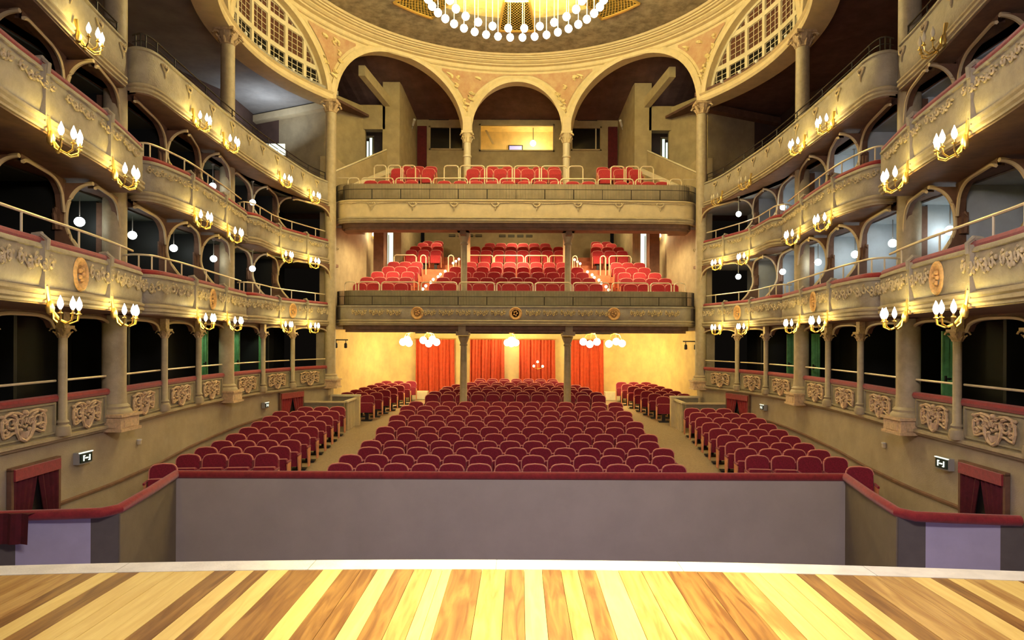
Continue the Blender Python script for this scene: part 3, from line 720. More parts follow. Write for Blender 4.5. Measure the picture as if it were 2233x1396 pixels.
def big_column(x, y, z0, z1, label, r=0.185, pedestal=True, cap=True, group=None, caph=0.42):
    t = thing('column', label, 'column', (x, y, z0), group=group)
    base = Vector((x, y, 0))
    if pedestal:
        mb = MB()
        mb.box((x, y, z0 + 0.13), (0.60, 0.56, 0.26)); mb.box((x, y, z0 + 0.285), (0.68, 0.64, 0.05)); mb.box((x, y, z0 + 0.02), (0.66, 0.62, 0.05))
        mb.box((x, y - 0.285, z0 + 0.13), (0.40, 0.03, 0.12)); mb.box((x, y, z0 + 0.13), (0.63, 0.36, 0.12))
        mb.build('pedestal', 'stucco', t)
        zb = z0 + 0.31
    else: zb = z0
    mb = MB(); mb.lathe([(r * 1.5, zb), (r * 1.5, zb + 0.03), (r * 1.38, zb + 0.07), (r * 1.25, zb + 0.09), (r * 1.3, zb + 0.13), (r * 1.05, zb + 0.18)], base, 20)
    mb.build('base', 'column', t, smooth=True)
    zc = z1 - caph if cap else z1
    mb = MB(); mb.lathe([(r * 1.05, zb + 0.18), (r, zb + 0.4), (r, (zb + zc) / 2), (r * 0.93, zc)], base, 24)
    mb.build('shaft', 'column', t, smooth=True)
    if cap:
        mb = MB(); scroll_capital(mb, (x, y, zc), r * 0.93, caph); mb.build('capital', 'capital', t)
    return t
BIGD = [7.2, 11.9, 17.2, 22.3]; THIN = [8.8, 10.4, 13.9, 15.6, 19.0, 20.45]
COLLAB = {11.9: 'nearest big plaster column on the %s, rising out of the frame', 17.2: 'middle big plaster column on the %s with scroll capital', 22.3: 'rearmost big column on the %s at the corner of the central balconies', 7.2: 'big plaster column on the %s just outside the frame'}
for s in (-1, 1):
    for d in BIGD:
        w = W(d) - 0.02
        top = ZS if d > 12 else zH(8.0)
        big_column(s * w, d, LZ - 0.05, top + 0.02, COLLAB[d] % SIDE[s], r=0.19 if d > 12 else 0.2)
# slender columns carrying the middle rear arch, and the posts under the balconies
for s in (-1, 1):
    x, y = cyl(math.radians(14.75), 0)[:2]
    t = thing('column', 'slender cream column of the rear arcade, %s of the control room window' % SIDE[s], 'column', (s * x, y, zH(4.9)))
    mb = MB(); r = 0.155; mb.lathe([(r * 1.4, zH(4.9)), (r * 1.4, zH(4.98)), (r * 1.05, zH(5.05)), (r, zH(5.2)), (r * 0.92, zH(7.2)), (r * 1.1, zH(7.22)), (r * 1.1, zH(7.28)), (r * 0.92, zH(7.3)), (r * 0.92, zH(7.8))], (s * x, y, 0), 18); mb.build('shaft', 'creamw', t, smooth=True)
    mb = MB(); scroll_capital(mb, (s * x, y, zH(7.78)), r * 0.95, 0.45); mb.build('capital', 'cream', t)
    mb = MB(); mb.box((s * x, y + 0.1, zH(8.5)), (0.34, 0.5, 0.6)); mb.build('impost_block', 'cream', t)
    # under upper balcony
    x, y = s * 1.88, 23.25
    t = thing('column', 'slim post between the two central balconies, %s of centre' % SIDE[s], 'column', (x, y, zH(0.5)))
    mb = MB(); r = 0.12; mb.lathe([(r * 1.3, zH(0.5)), (r * 1.3, zH(0.6)), (r, zH(0.65)), (r * 0.92, zH(3.4)), (r * 1.25, zH(3.43)), (r * 1.0, zH(3.5)), (r * 1.7, zH(3.72)), (r * 1.8, zH(3.84))], (x, y, 0), 14); mb.build('shaft', 'column', t, smooth=True)
    mb = MB(); mb.box((x, y - 0.15, zH(3.9)), (0.42, 0.85, 0.14)); mb.box((x, y - 0.35, zH(3.78)), (0.2, 0.45, 0.16)); mb.build('bracket', 'soffit', t)
    t = thing('column', 'slim post standing among the stalls seats, %s of centre' % SIDE[s], 'column', (x, y, FZ(y)))
    mb = MB(); mb.lathe([(r * 1.5, FZ(y)), (r * 1.5, FZ(y) + 0.12), (r * 1.15, FZ(y) + 0.2), (r, zH(-0.25)), (r * 1.25, zH(-0.22)), (r * 1.0, zH(-0.15)), (r * 1.7, zH(0.05)), (r * 1.8, zH(0.12))], (x, y, 0), 14); mb.build('shaft', 'column', t, smooth=True)
    mb = MB(); mb.box((x, y - 0.2, zH(0.2)), (0.44, 1.0, 0.14)); mb.box((x, y - 0.68, zH(0.42)), (0.26, 0.12, 0.5)); mb.build('bracket', 'plaster', t)

# ================================================================ GROUND-LEVEL BOX FRONTS
thin_m = MB(); r = 0.066
thin_m.lathe([(r * 1.7, 0), (r * 1.9, 0.06), (r * 1.7, 0.15), (r * 1.1, 0.18), (r * 1.5, 0.22), (r, 0.26), (r, 1.59)], (0, 0, 0), 14)
thin_shaft = thin_m.mesh('colonnette_shaft', 'column', True)
thin_c = MB(); scroll_capital(thin_c, (0, 0, 1.58), r * 1.15, 0.20); thin_c.box((0, 0, 1.89), (0.13, 0.13, 0.24)); thin_cap = thin_c.mesh('colonnette_capital', 'capital')
THL = {8.8: 'outermost', 10.4: 'nearest', 13.9: 'second', 15.6: 'third', 19.0: 'fourth', 20.45: 'farthest'}
for s in (-1, 1):
    for d in THIN:
        t = thing('colonnette', '%s slender colonnette between the ground-level box openings on the %s' % (THL[d], SIDE[s]), 'column', (s * (W(d) - 0.09), d, LZ + 0.07), rz=s * 0.05)
        child('shaft', thin_shaft, t); child('capital', thin_cap, t)

# stucco cartouche (local: x along, z up, facing -y)
def spiral(cx, cz, r0, turns, a0, sgn, n=14, tail=None):
    pts = []
    for i in range(n + 1):
        t = i / n; a = a0 + sgn * turns * 2 * PI * t; rr = r0 * (1 - 0.75 * t)
        pts.append((cx + rr * math.cos(a), -0.02, cz + rr * math.sin(a)))
    return (tail or []) + pts
mc = MB()
for sg in (-1, 1):
    mc.tube([(sg * x, -0.03, z) for x, z in ((0.0, -0.29), (0.09, -0.24), (0.165, -0.12), (0.19, 0.01), (0.15, 0.10), (0.08, 0.09), (0.06, 0.02), (0.10, -0.02), (0.13, 0.02))], [0.03, 0.032, 0.03, 0.028, 0.026, 0.024, 0.02, 0.018, 0.014], 6)
    mc.tube(spiral(sg * 0.26, 0.05, 0.135, 1.45, PI / 2, sg), [0.032 - 0.0012 * k for k in range(15)], 6)
    mc.tube([(sg * 0.05, -0.02, 0.16), (sg * 0.14, -0.02, 0.20), (sg * 0.26, -0.02, 0.215), (sg * 0.38, -0.02, 0.18), (sg * 0.43, -0.02, 0.08), (sg * 0.44, -0.02, -0.05), (sg * 0.41, -0.02, -0.17)], [0.02, 0.028, 0.03, 0.028, 0.026, 0.024, 0.02], 6)
    mc.tube(spiral(sg * 0.37, -0.08, 0.065, 1.1, 0, sg), 0.022, 5)
    mc.tube(spiral(sg * 0.385, 0.10, 0.05, 1.0, PI, -sg), 0.018, 5)
    mc.tube([(sg * 0.17, -0.02, -0.12), (sg * 0.25, -0.02, -0.13), (sg * 0.33, -0.02, -0.17), (sg * 0.41, -0.02, -0.18)], 0.024, 5)
    mc.sphere((sg * 0.09, -0.025, -0.09), 0.035, 6, 5); mc.sphere((sg * 0.44, -0.02, 0.17), 0.032, 6, 5); mc.sphere((sg * 0.20, -0.02, -0.04), 0.025, 6, 5)
    mc.tube(spiral(sg * 0.05, 0.15, 0.045, 1.0, 0, sg), 0.018, 5)
mc.sphere((0, -0.03, 0.20), 0.045, 8, 5)
for k in range(-3, 4): mc.tube([(k * 0.012, -0.02, -0.24), (k * 0.035, -0.035, -0.13 + 0.004 * k * k)], 0.017, 4)
mc.tube([(-0.04, -0.02, 0.10), (0.0, -0.03, 0.02), (0.04, -0.02, 0.10)], 0.018, 5)
mc.tube([(-0.05, -0.02, -0.02), (0.0, -0.03, -0.06), (0.05, -0.02, -0.02)], 0.018, 5)
cart_mesh = mc.mesh('cartouche', 'stucco')

def facing(n):   # rotation about Z so that local -Y looks along n
    return math.atan2(n.y, n.x) + PI / 2
ALLD = sorted(BIGD + THIN)
BAYL = {0: 'outermost', 1: 'first', 2: 'second', 3: 'third', 4: 'fourth', 5: 'fifth', 6: 'sixth', 7: 'seventh', 8: 'eighth'}
for s in (-1, 1):
    for k, (da, db) in enumerate(zip(ALLD, ALLD[1:])):
        A = Vector((s * W(da), da)); B = Vector((s * W(db), db)); T = (B - A).normalized(); Nn = Vector((T.y, -T.x)) * (1 if s < 0 else -1)
        ga = 0.26 if da in BIGD else 0.07; gb = 0.26 if db in BIGD else 0.07
        A2 = A + T * ga; B2 = B - T * gb; L = (B2 - A2).length; Cc = (A2 + B2) / 2
        lab = '%s ground-level box panel from the stage on the %s, with scroll cartouche' % (BAYL[k], SIDE[s])
        t = thing('box_parapet', lab.capitalize() if False else lab, 'parapet', (Cc.x, Cc.y, LZ + 0.08), rz=facing(Nn))
        h = zH(-1.02) - (LZ + 0.08)
        mb = MB(); mb.box((0, 0.02, h / 2), (L, 0.10, h))
        t2 = child('panel', mb.mesh('panel', 'panel'), t)
        mb = MB()
        for z in (0.05, h - 0.04): mb.box((0, -0.045, z), (L - 0.06, 0.03, 0.028))
        for x in (-L / 2 + 0.05, L / 2 - 0.05): mb.box((x, -0.045, h / 2), (0.028, 0.03, h - 0.08))
        child('panel_border', mb.mesh('panel_border', 'panel'), t)
        o = child('cartouche', cart_mesh, t, (0, -0.045, h * 0.50), scale=(min(1.0, L / 1.45) * 1.0, 1, 0.88))
        mb = MB(); mb.tube([(-L / 2 - 0.05, -0.01, 0), (L / 2 + 0.05, -0.01, 0)], 0.065, 8); o = child('cushion_rail', mb.mesh('cushion_rail', 'velvet', True), t, (0, 0, h + 0.035))
        # light grab bar across the opening
        b = MB(); b.tube([(Cc.x - T.x * L / 2, Cc.y - T.y * L / 2, zH(-0.70)), (Cc.x + T.x * L / 2, Cc.y + T.y * L / 2, zH(-0.70))], 0.02, 6)
        o = b.build('grab_bar', 'rail', None, base=(Cc.x - Nn.x * 0.0, Cc.y, zH(-0.70)))
        o.location = (Cc.x + Nn.x * 0.02, Cc.y + Nn.y * 0.02, zH(-0.70))
        tag(o, 'pale metal bar across the %s ground-level box opening from the stage, %s' % (BAYL[k], SIDE[s]), 'railing', 'bars across the ground-level box openings')

PARW = [(5, 5.3), (7.1, 5.6), (7.94, 5.77), (9.76, 6.12), (11.3, 6.53), (11.9, 6.5), (13.45, 6.64), (15.5, 6.93), (17.1, 7.16), (17.7, 7.08), (19.6, 7.13), (21.1, 6.78), (22.45, 6.38)]
def shift(d): return max(0.0, 0.62 - (W(d) - interp(PARW, d) - 0.16))
def arch_front(s, da, db, zlow, ztop, label, rise=None, off=0.0, matn='brown', offb=None, half=False):
    """spandrel with a basket arch between two posts"""
    A = Vector((s * W(da), da)); B = Vector((s * W(db), db)); T = (B - A).normalized(); Nn = Vector((T.y, -T.x)) * (1 if s < 0 else -1)
    A2 = A + Nn * off; B2 = B + Nn * (off if offb is None else offb); T = (B2 - A2).normalized(); L = (B2 - A2).length
    t = thing('box_arch', label, 'arch', ((A2.x + B2.x) / 2, (A2.y + B2.y) / 2, ztop), rz=0)
    n = 18; lo = []; m_ = 0.10
    for k in range(n + 1):
        u = k / n; x = (2 * u - 1)
        if half: x = max(0.0, x)
        zz = zlow + (ztop - 0.07 - zlow) * (max(0, 1 - abs(x) ** 3.2)) ** (1 / 2.0)
        if half and u < 0.12: zz -= 0.05 * (1 - u / 0.12) ** 2
        p = A2 + T * (m_ + (L - 2 * m_) * u); lo.append((p, zz))
    mb = MB(); f = [[(p.x, p.y, z), (p.x, p.y, ztop)] for p, z in lo]; bk = [[(p.x - Nn.x * .1, p.y - Nn.y * .1, z), (p.x - Nn.x * .1, p.y - Nn.y * .1, ztop)] for p, z in lo]
    mb.grid(f); mb.grid(bk); mb.grid([[a[0], b[0]] for a, b in zip(f, bk)])
    for P, sg in (((A2, 1), (B2, -1)) if not half else ((B2, -1),)):
        q = P + T * sg * m_ / 2; mb.box((q.x - Nn.x * .05, q.y - Nn.y * .05, (zlow + ztop) / 2), (m_, 0.1, ztop - zlow), Matrix.Rotation(math.atan2(T.y, T.x), 3, 'Z'))
    mb.build('spandrel', matn, t)
    mb = MB(); mb.tube([(p.x + Nn.x * .02, p.y + Nn.y * .02, z) for p, z in lo], 0.028, 5); mb.build('arch_rim', 'rim', t)
    return t
for s in (-1, 1):
    for k, (da, db) in enumerate(zip(ALLD, ALLD[1:])):
        arch_front(s, da, db, zH(0.15), zH(0.42), 'basket arch over the %s ground-level box opening from the stage, %s' % (BAYL[k], SIDE[s]))
        for t_ in (1, 2):
            zt = zH(2.56 if t_ == 1 else 4.55)
            arch_front(s, da, db, zt - 0.55, zt, half=True, off=0.30 - (0 if da < 17 else 0.1) if da in BIGD else 0.54 - shift(da), offb=0.12 - (shift(db) if db in THIN else 0), label='dark arch over the %s box opening of the %s tier, %s side' % (BAYL[k], ORD[t_ - 1], SIDE[s]))

TOPH_ = {1: 1.16, 2: 3.34}
# partitions with curved front edge
for s in (-1, 1):
    for t_ in (1, 2):
        z0 = zH(0.53 if t_ == 1 else 2.66); z1 = zH(2.52 if t_ == 1 else 4.51); H_ = z1 - z0
        for d in THIN + BIGD[1:3]:
            big = d in BIGD
            w = W(d); lab = 'curved box partition %s, %s tier, %s side' % ('behind the %s big column' % {11.9: 'nearest', 17.2: 'middle'}[d] if big else 'at the %s thin post line' % THL[d], ORD[t_ - 1], SIDE[s])
            t = thing('box_partition', lab, 'partition', (s * (w + 0.9), d, z0))
            # front edge: a deep concave sweep between cushion rail and arch
            zp = zH(TOPH_[t_]); prof = []
            for k in range(23):
                u = 1 - (1 - k / 22) ** 2.0; z = zp - 0.05 + (z1 - zp + 0.02) * u
                o_ = (-0.12 - 0.52 * (1 - u / 0.55) ** 1.7) if u < 0.55 else (-0.12 - 0.44 * (1 - max(0, 1 - ((u - 0.55) / 0.45) ** 2.3) ** (1 / 2.3)))
                prof.append((o_ + shift(d) if not big else 0.15, z))
            prof = [(prof[0][0], z0)] + prof
            mb = MB(); back = 0.02 + shift(d) if not big else 0.3
            for a, b in zip(prof, prof[1:]):
                mb.hexa([(s * (w + a[0]), d - 0.04, a[1]), (s * (w + back), d - 0.04, a[1]), (s * (w + back), d + 0.04, a[1]), (s * (w + a[0]), d + 0.04, a[1]),
                         (s * (w + b[0]), d - 0.04, b[1]), (s * (w + back), d - 0.04, b[1]), (s * (w + back), d + 0.04, b[1]), (s * (w + b[0]), d + 0.04, b[1])])
            mb.build('front_panel', 'brown', t)
            mb = MB(); mb.box((s * (w + (back + BD) / 2), d, z0 + H_ / 2), (BD - back, 0.07, H_))
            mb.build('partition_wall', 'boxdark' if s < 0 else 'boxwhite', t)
            if not big:
                mb = MB(); mb.tube([(s * (w + o_ - 0.01), d, z) for o_, z in prof], 0.034, 6); mb.build('curved_edge', 'rim', t, smooth=True)
            if not big:
                mb = MB(); mb.box((s * (w - 0.05 + shift(d)), d - 0.07, z1 - 0.62), (0.12, 0.08, 0.34)); mb.tube([(s * (w - 0.05 + shift(d)), d - 0.1, z1 - 0.45), (s * (w - 0.05 + shift(d)), d - 0.15, z1 - 0.55), (s * (w - 0.05 + shift(d)), d - 0.1, z1 - 0.78)], 0.035, 5); mb.build('console', 'brown', t)
    for d in THIN:
        mb = MB(); mb.box((s * (W(d) + 1.28), d, zH(-0.45)), (1.2, 0.07, 1.9)); tag(mb.build('box_partition', 'boxdark'), 'dark partition between ground-level boxes behind the %s colonnette, %s' % (THL[d], SIDE[s]), 'partition')

# ================================================================ TIER PARAPETS
SEC = {  # plan (w, d) of the parapet face
    1: [[(5.2, 5.6), (5.6, 7.1), (5.77, 7.94), (6.12, 9.76), (6.53, 11.3)],
        [(7.25, 11.75), (6.85, 11.62), (6.55, 11.85), (6.56, 12.5), (6.64, 13.45), (6.93, 15.5), (7.16, 17.1)],
        [(7.66, 17.5), (7.35, 17.32), (7.08, 17.62), (7.09, 18.3), (7.13, 19.6), (6.78, 21.1), (6.38, 22.45)]],
}
SEC[2] = [SEC[1][0], [(7.35, 12.2), (7.05, 12.08), (6.82, 12.22), (6.72, 12.8), (6.72, 13.7), (6.93, 15.5), (7.16, 17.1)], SEC[1][2]]
SEC[3] = [[(6.1, 6.0), (6.3, 8.0), (6.85, 10.4), (7.08, 11.7)],
          [(7.25, 12.05), (6.98, 11.98), (6.80, 12.25), (6.84, 13.2), (6.94, 15.4), (6.98, 17.4), (6.92, 18.9), (6.75, 21.2), (6.40, 22.45)]]
TOPH = {1: 1.16, 2: 3.34, 3: 5.43}; BOTH = {1: 0.50, 2: 2.64, 3: 4.64}
SECL = ['front', 'middle', 'rear']
SCON = {1: [[7.95, 9.75], [13.35, 15.3], [19.4, 20.95]], 2: [[7.95, 9.75], [13.35, 15.3], [19.4, 20.95]], 3: [[9.8], [13.6, 15.15, 18.7, 20.9]]}
PATHS = {}
# relief mesh: short garland with scrolls (local x along, z up, facing -y), 1 m long
rg = MB()
rnd = random.Random(3)
for k in range(5):
    cx = -0.42 + k * 0.21
    rg.tube(spiral(cx, 0.02 * (-1) ** k, 0.075, 1.2, PI / 2, (-1) ** k), [0.017] * 15, 4)
    rg.sphere((cx + 0.1, -0.012, 0.05 * (-1) ** k), 0.026, 6, 4)
rg.tube([(-0.5 + 0.1 * k, -0.01, 0.06 * math.sin(k * 1.6)) for k in range(11)], 0.013, 4)
garland_mesh = rg.mesh('garland', 'relief'); garland_gold = rg.mesh('garland', 'leafgold')
fs_ = MB()   # small festoon drop
fs_.tube([(-0.09, -0.01, 0.06), (-0.05, -0.02, -0.02), (0, -0.02, -0.05), (0.05, -0.02, -0.02), (0.09, -0.01, 0.06)], 0.018, 5)
for k in (-1, 0, 1): fs_.sphere((k * 0.05, -0.015, 0.05), 0.028, 6, 4)
fs_.tube([(0, -0.01, -0.04), (0, -0.02, -0.12), (0, -0.01, -0.16)], [0.022, 0.015, 0.006], 5)
fest_mesh = fs_.mesh('festoon', 'relief')
md = MB(); md.lathe([(0.001, 0), (0.11, 0.0), (0.15, 0.012), (0.17, 0.03), (0.19, 0.02), (0.2, 0.0)], (0, 0, 0), 20)
for k in range(5): md.sphere((0.05 * math.cos(k * 1.25), 0.06 * math.sin(k * 1.25), 0.012), 0.03, 6, 4)
md.v = [(x, -z, y) for x, y, z in md.v]
medal_mesh = md.mesh('medallion', 'ochre')

for s in (-1, 1):
    for t_ in (1, 2, 3):
        for k, pts in enumerate(SEC[t_]):
            path = path_of(pts, s, 6); PATHS[(s, t_, k)] = path
            zt, zb = zH(TOPH[t_]), zH(BOTH[t_])
            sec = SECL[k] if t_ < 3 else ['front', 'long rear'][k]
            mid = path[len(path) // 2][0]
            lab = '%s %s section of the %s parapet, plaster with reliefs, %s side' % ('bowed', sec, {1: 'first tier box', 2: 'second tier box', 3: 'top gallery'}[t_], SIDE[s])
            t = thing('balcony_parapet', lab, 'balcony', (mid.x, mid.y, zb), group=None)
            mb = MB()
            h = zt - zb
            mb.sweep(path, [(-0.13, zt), (-0.13, zb), (-0.04, zb), (-0.02, zb + 0.12), (0.0, zb + 0.14), (0.035, zb + h * 0.45), (0.015, zt - 0.07), (0.045, zt - 0.06), (0.045, zt - 0.03), (0.02, zt)])
            mb.build('face', 'parapet', t, smooth=True)
            mb = MB(); mb.sweep(path, [(-0.06, zb - 0.07), (0.03, zb - 0.07), (0.03, zb - 0.04), (0.065, zb - 0.02), (0.065, zb + 0.02), (0.04, zb + 0.035), (0.07, zb + 0.06), (0.07, zb + 0.09), (0.02, zb + 0.12), (-0.03, zb + 0.12)])
            mb.build('base_moulding', 'plaster', t)
            mb = MB()
            for (p, n), (p2, n2) in zip(path, path[1:]):
                def bk(q, o=0.1):
                    return (s * (W(min(q.y, 22.6)) + o), q.y if t_ < 9 else q.y)
                a = (p.x, p.y); b = (p2.x, p2.y); c = bk(p2); d_ = bk(p)
                mb.hexa([(*a, zb - 0.09), (*b, zb - 0.09), (*c, zb - 0.09), (*d_, zb - 0.09), (*a, zb - 0.0), (*b, zb - 0.0), (*c, zb - 0.0), (*d_, zb - 0.0)])
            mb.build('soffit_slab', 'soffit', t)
            if t_ < 3:
                mb = MB(); mb.tube([(p.x - n.x * .04, p.y - n.y * .04, zt + 0.03) for p, n in path], 0.062, 8); mb.build('cushion_rail', 'velvet', t, smooth=True)
            # end return
            p, n = path[-1]; 
            mb = MB(); q = (s * (W(min(p.y, 22.6)) + 0.05), p.y + (0.1 if t_ < 3 else 0)); vx = Vector((q[0] - p.x, q[1] - p.y)); L = vx.length
            if t_ < 3 and k < 2:
                R_ = Matrix.Rotation(math.atan2(vx.y, vx.x), 3, 'Z'); mb.box(((p.x + q[0]) / 2, (p.y + q[1]) / 2, (zt + zb) / 2), (L, 0.1, h - 0.02), R_); mb.build('end_return', 'parapet', t)
            # handrail pipe
            dark = t_ == 3
            ins = 0.12; rz_ = zt + (0.36 if not dark else 0.30)
            sub = path if k else path[4:]
            if t_ == 2 and k == 0: rz_ = zt + 0.12
            hp = [(p.x - n.x * ins, p.y - n.y * ins, rz_) for p, n in sub]
            mb = MB(); mb.tube(hp, 0.02 if not dark else 0.016, 6)
            if dark: mb.tube([(x, y, z - 0.13) for x, y, z in hp], 0.010, 5)
            hr = mb.build('handrail', 'rail' if not dark else 'wire', t, smooth=True)
            step = 5 if not dark else 4
            for i in range(2, len(hp), step):
                mb = MB(); mb.tube([(hp[i][0], hp[i][1], zt - 0.02), hp[i]], 0.015, 5); mb.build('rail_post', 'rail' if not dark else 'wire', hr)
            # reliefs along the face
            acc = 0; last = path[0][0]; nxt = 0.75 if k else 0.35; gi = 0
            for i in range(1, len(path)):
                p, n = path[i]; acc += (p - last).length; last = p
                if acc >= nxt:
                    if t_ == 3:
                        o = child('festoon', fest_mesh, t, (p.x + n.x * 0.03 - mid.x, p.y + n.y * 0.03 - mid.y, h - 0.22), (0, 0, facing(n)), scale=(1.3, 1, 1.15)); nxt = acc + 0.8
                    elif t_ == 1 and abs(p.y - (8.85, 14.4, 20.2)[k]) < 0.45 and i > 4:
                        nxt = acc + 0.15; gi -= 1
                    else:
                        o = child('garland', garland_mesh, t, (p.x + n.x * 0.035 - mid.x, p.y + n.y * 0.035 - mid.y, h * (0.62 if t_ == 1 else 0.7)), (0, 0, facing(n)), scale=(0.78, 1, 1.25 if t_ == 1 else 0.8)); nxt = acc + 0.80
                    gi += 1
            if t_ == 1:
                p, n = at_d(path, (8.85, 14.4, 20.2)[k], 6 if k else 0)
                child('medallion', medal_mesh, t, (p.x + n.x * 0.03 - mid.x, p.y + n.y * 0.03 - mid.y, h * 0.56), (0, 0, facing(n)), scale=(1.0, 1.2, 1.2))
            # vertical strips where the sconces hang, with little hook over the cushion
            for d in SCON[t_][k]:
                p, n = at_d(path, d, 6 if k else 0)
                R_ = Matrix.Rotation(facing(n), 3, 'Z')
                if t_ < 3:
                    mb = MB(); mb.box((p.x + n.x * 0.03, p.y + n.y * 0.03, zb + h / 2 + 0.02), (0.10, 0.07, h + 0.02), R_)
                    c0 = Vector((p.x, p.y, 0))
                    nn = Vector((n.x, n.y, 0))
                    mb.tube([c0 + nn * 0.06 + Vector((0, 0, zt - 0.08)), c0 + nn * 0.07 + Vector((0, 0, zt + 0.05)), c0 - nn * 0.0 + Vector((0, 0, zt + 0.12)), c0 - nn * 0.10 + Vector((0, 0, zt + 0.10))], 0.035, 6)
                    mb.build('pilaster_strip', 'parapet', t)

# ================================================================ SCONCES
arm_pts = {}
SX = (-0.23, -0.08, 0.08, 0.23)
plate = MB(); plate.lathe([(0.001, -0.10), (0.04, -0.07), (0.05, 0.0), (0.03, 0.07), (0.001, 0.10)], (0, -0.02, 0), 10)
plate.tube([(0, -0.02, -0.02), (0, -0.07, -0.09), (0, -0.10, -0.15)], [0.022, 0.02, 0.014], 6)
plate.tube([(0, -0.02, 0.0), (0, 0.0, 0.12), (0, 0.02, 0.26)], [0.03, 0.022, 0.03], 6)
plate.sphere((0, -0.1, -0.17), 0.028, 8, 6)
plate_mesh = plate.mesh('wall_plate', 'gold', True)
arms = []; bulbs = []
for i, x in enumerate(SX):
    yo = -0.24 if abs(x) > 0.1 else -0.31
    m_ = MB(); m_.tube([(0, -0.05, -0.04), (x * 0.35, yo * 0.4, -0.15), (x * 0.62, yo * 0.72, -0.20), (x * 0.92, yo * 0.96, -0.16), (x, yo, -0.08)], 0.011, 6)
    m_.lathe([(0.012, -0.09), (0.032, -0.08), (0.028, -0.07), (0.014, -0.065), (0.014, -0.03)], (x, yo, 0), 8)
    arms.append(m_.mesh('arm', 'gold', True))
    b = MB(); b.lathe([(0.010, -0.03), (0.026, 0.0), (0.034, 0.03), (0.028, 0.07), (0.012, 0.11), (0.002, 0.14)], (x, yo, 0), 10); bulbs.append(b.mesh('flame_bulb', 'flame', True))
SCN = {1: 'first tier', 2: 'second tier', 3: 'top gallery'}
for s in (-1, 1):
    for t_ in (1, 2, 3):
        idx = 0
        ds = [(k, d) for k in range(len(SCON[t_])) for d in SCON[t_][k]]
        for k, d in ds:
            p, n = at_d(PATHS[(s, t_, k)], d, 6 if k else 0)
            z = zH(BOTH[t_]) - (0.13 if t_ == 1 else 0.16 if t_ == 2 else 0.04)
            lit = True
            if s > 0 and t_ == 3 and idx in (0, 3, 4): lit = False
            t = thing('sconce', '%s four-flame gilt sconce on the %s parapet, %s from the stage, %s side' % ('lit' if lit else 'unlit', SCN[t_], ORD[idx], SIDE[s]), 'sconce',
                      (p.x + n.x * 0.08, p.y + n.y * 0.08, z), rz=facing(n), group='four-flame sconces along the box tiers')
            child('wall_plate', plate_mesh, t)
            for i in range(4):
                a = child('arm', arms[i], t); child('flame_bulb', bulbs[i], a)
                if not lit: a.children[0].data = a.children[0].data.copy(); a.children[0].data.materials[0] = M['creamw']
            if lit:
                l = bpy.data.lights.new('sconce_light', 'POINT'); l.energy = 12.5; l.color = (1.0, 0.74, 0.10); l.shadow_soft_size = 0.05
                o = bpy.data.objects.new('sconce_light', l); COL.objects.link(o); o.parent = t; o.location = (0, -0.15, 0.06)
            idx += 1

# small round lamps inside the boxes
LAMPD = {1: [(11.5, 7.74, 2.07), (13.3, 7.88, 2.12), (15.05, 7.97, 2.1), (16.7, 7.82, 2.06), (18.5, 7.56, 2.0)], 2: [(16.7, 7.85, 3.95), (18.5, 7.56, 3.91)]}
LAMPR = {1: [(11.6, 7.92, 2.0), (13.35, 7.9, 2.03), (15.1, 8.03, 2.03), (16.8, 7.95, 2.05), (18.5, 7.72, 1.98), (20.2, 7.02, 2.0)], 2: [(15.1, 8.0, 3.95), (18.5, 7.72, 3.84), (20.2, 7.02, 3.97)]}
lb = MB(); lb.sphere((0, 0, 0), 0.085, 12, 8); lb_mesh = lb.mesh('globe', 'globecold', True)
lp = MB(); lp.tube([(0, 0, 0.08), (0, 0, 0.38)], 0.010, 5); lp.lathe([(0.03, 0.36), (0.05, 0.38)], (0, 0, 0), 8); lp_mesh = lp.mesh('stem', 'grey')
for s, tab in ((-1, LAMPD), (1, LAMPR)):
    for t_ in (1, 2):
        for q, (d, w, hh) in enumerate(tab[t_]):
            z = zH(hh)
            t = thing('box_lamp', 'round glowing lamp inside a %s tier box on the %s, %s from the stage' % (ORD[t_ - 1], SIDE[s], ORD[q]), 'lamp', (s * w, d, z), group='round lamps inside the boxes')
            child('globe', lb_mesh, t); child('stem', lp_mesh, t, scale=(1, 1, (zH(2.55 if t_ == 1 else 4.52) - z) / 0.38))
            l = bpy.data.lights.new('box_lamp_light', 'POINT'); l.energy = 7.5 if s < 0 else (34 if d < 19 else 4); l.color = (0.92, 1.0, 0.80) if s < 0 else (0.80, 0.93, 1.0); l.shadow_soft_size = 0.08
            o = bpy.data.objects.new('box_lamp_light', l); COL.objects.link(o); o.parent = t; o.location = (0, 0, -0.02)

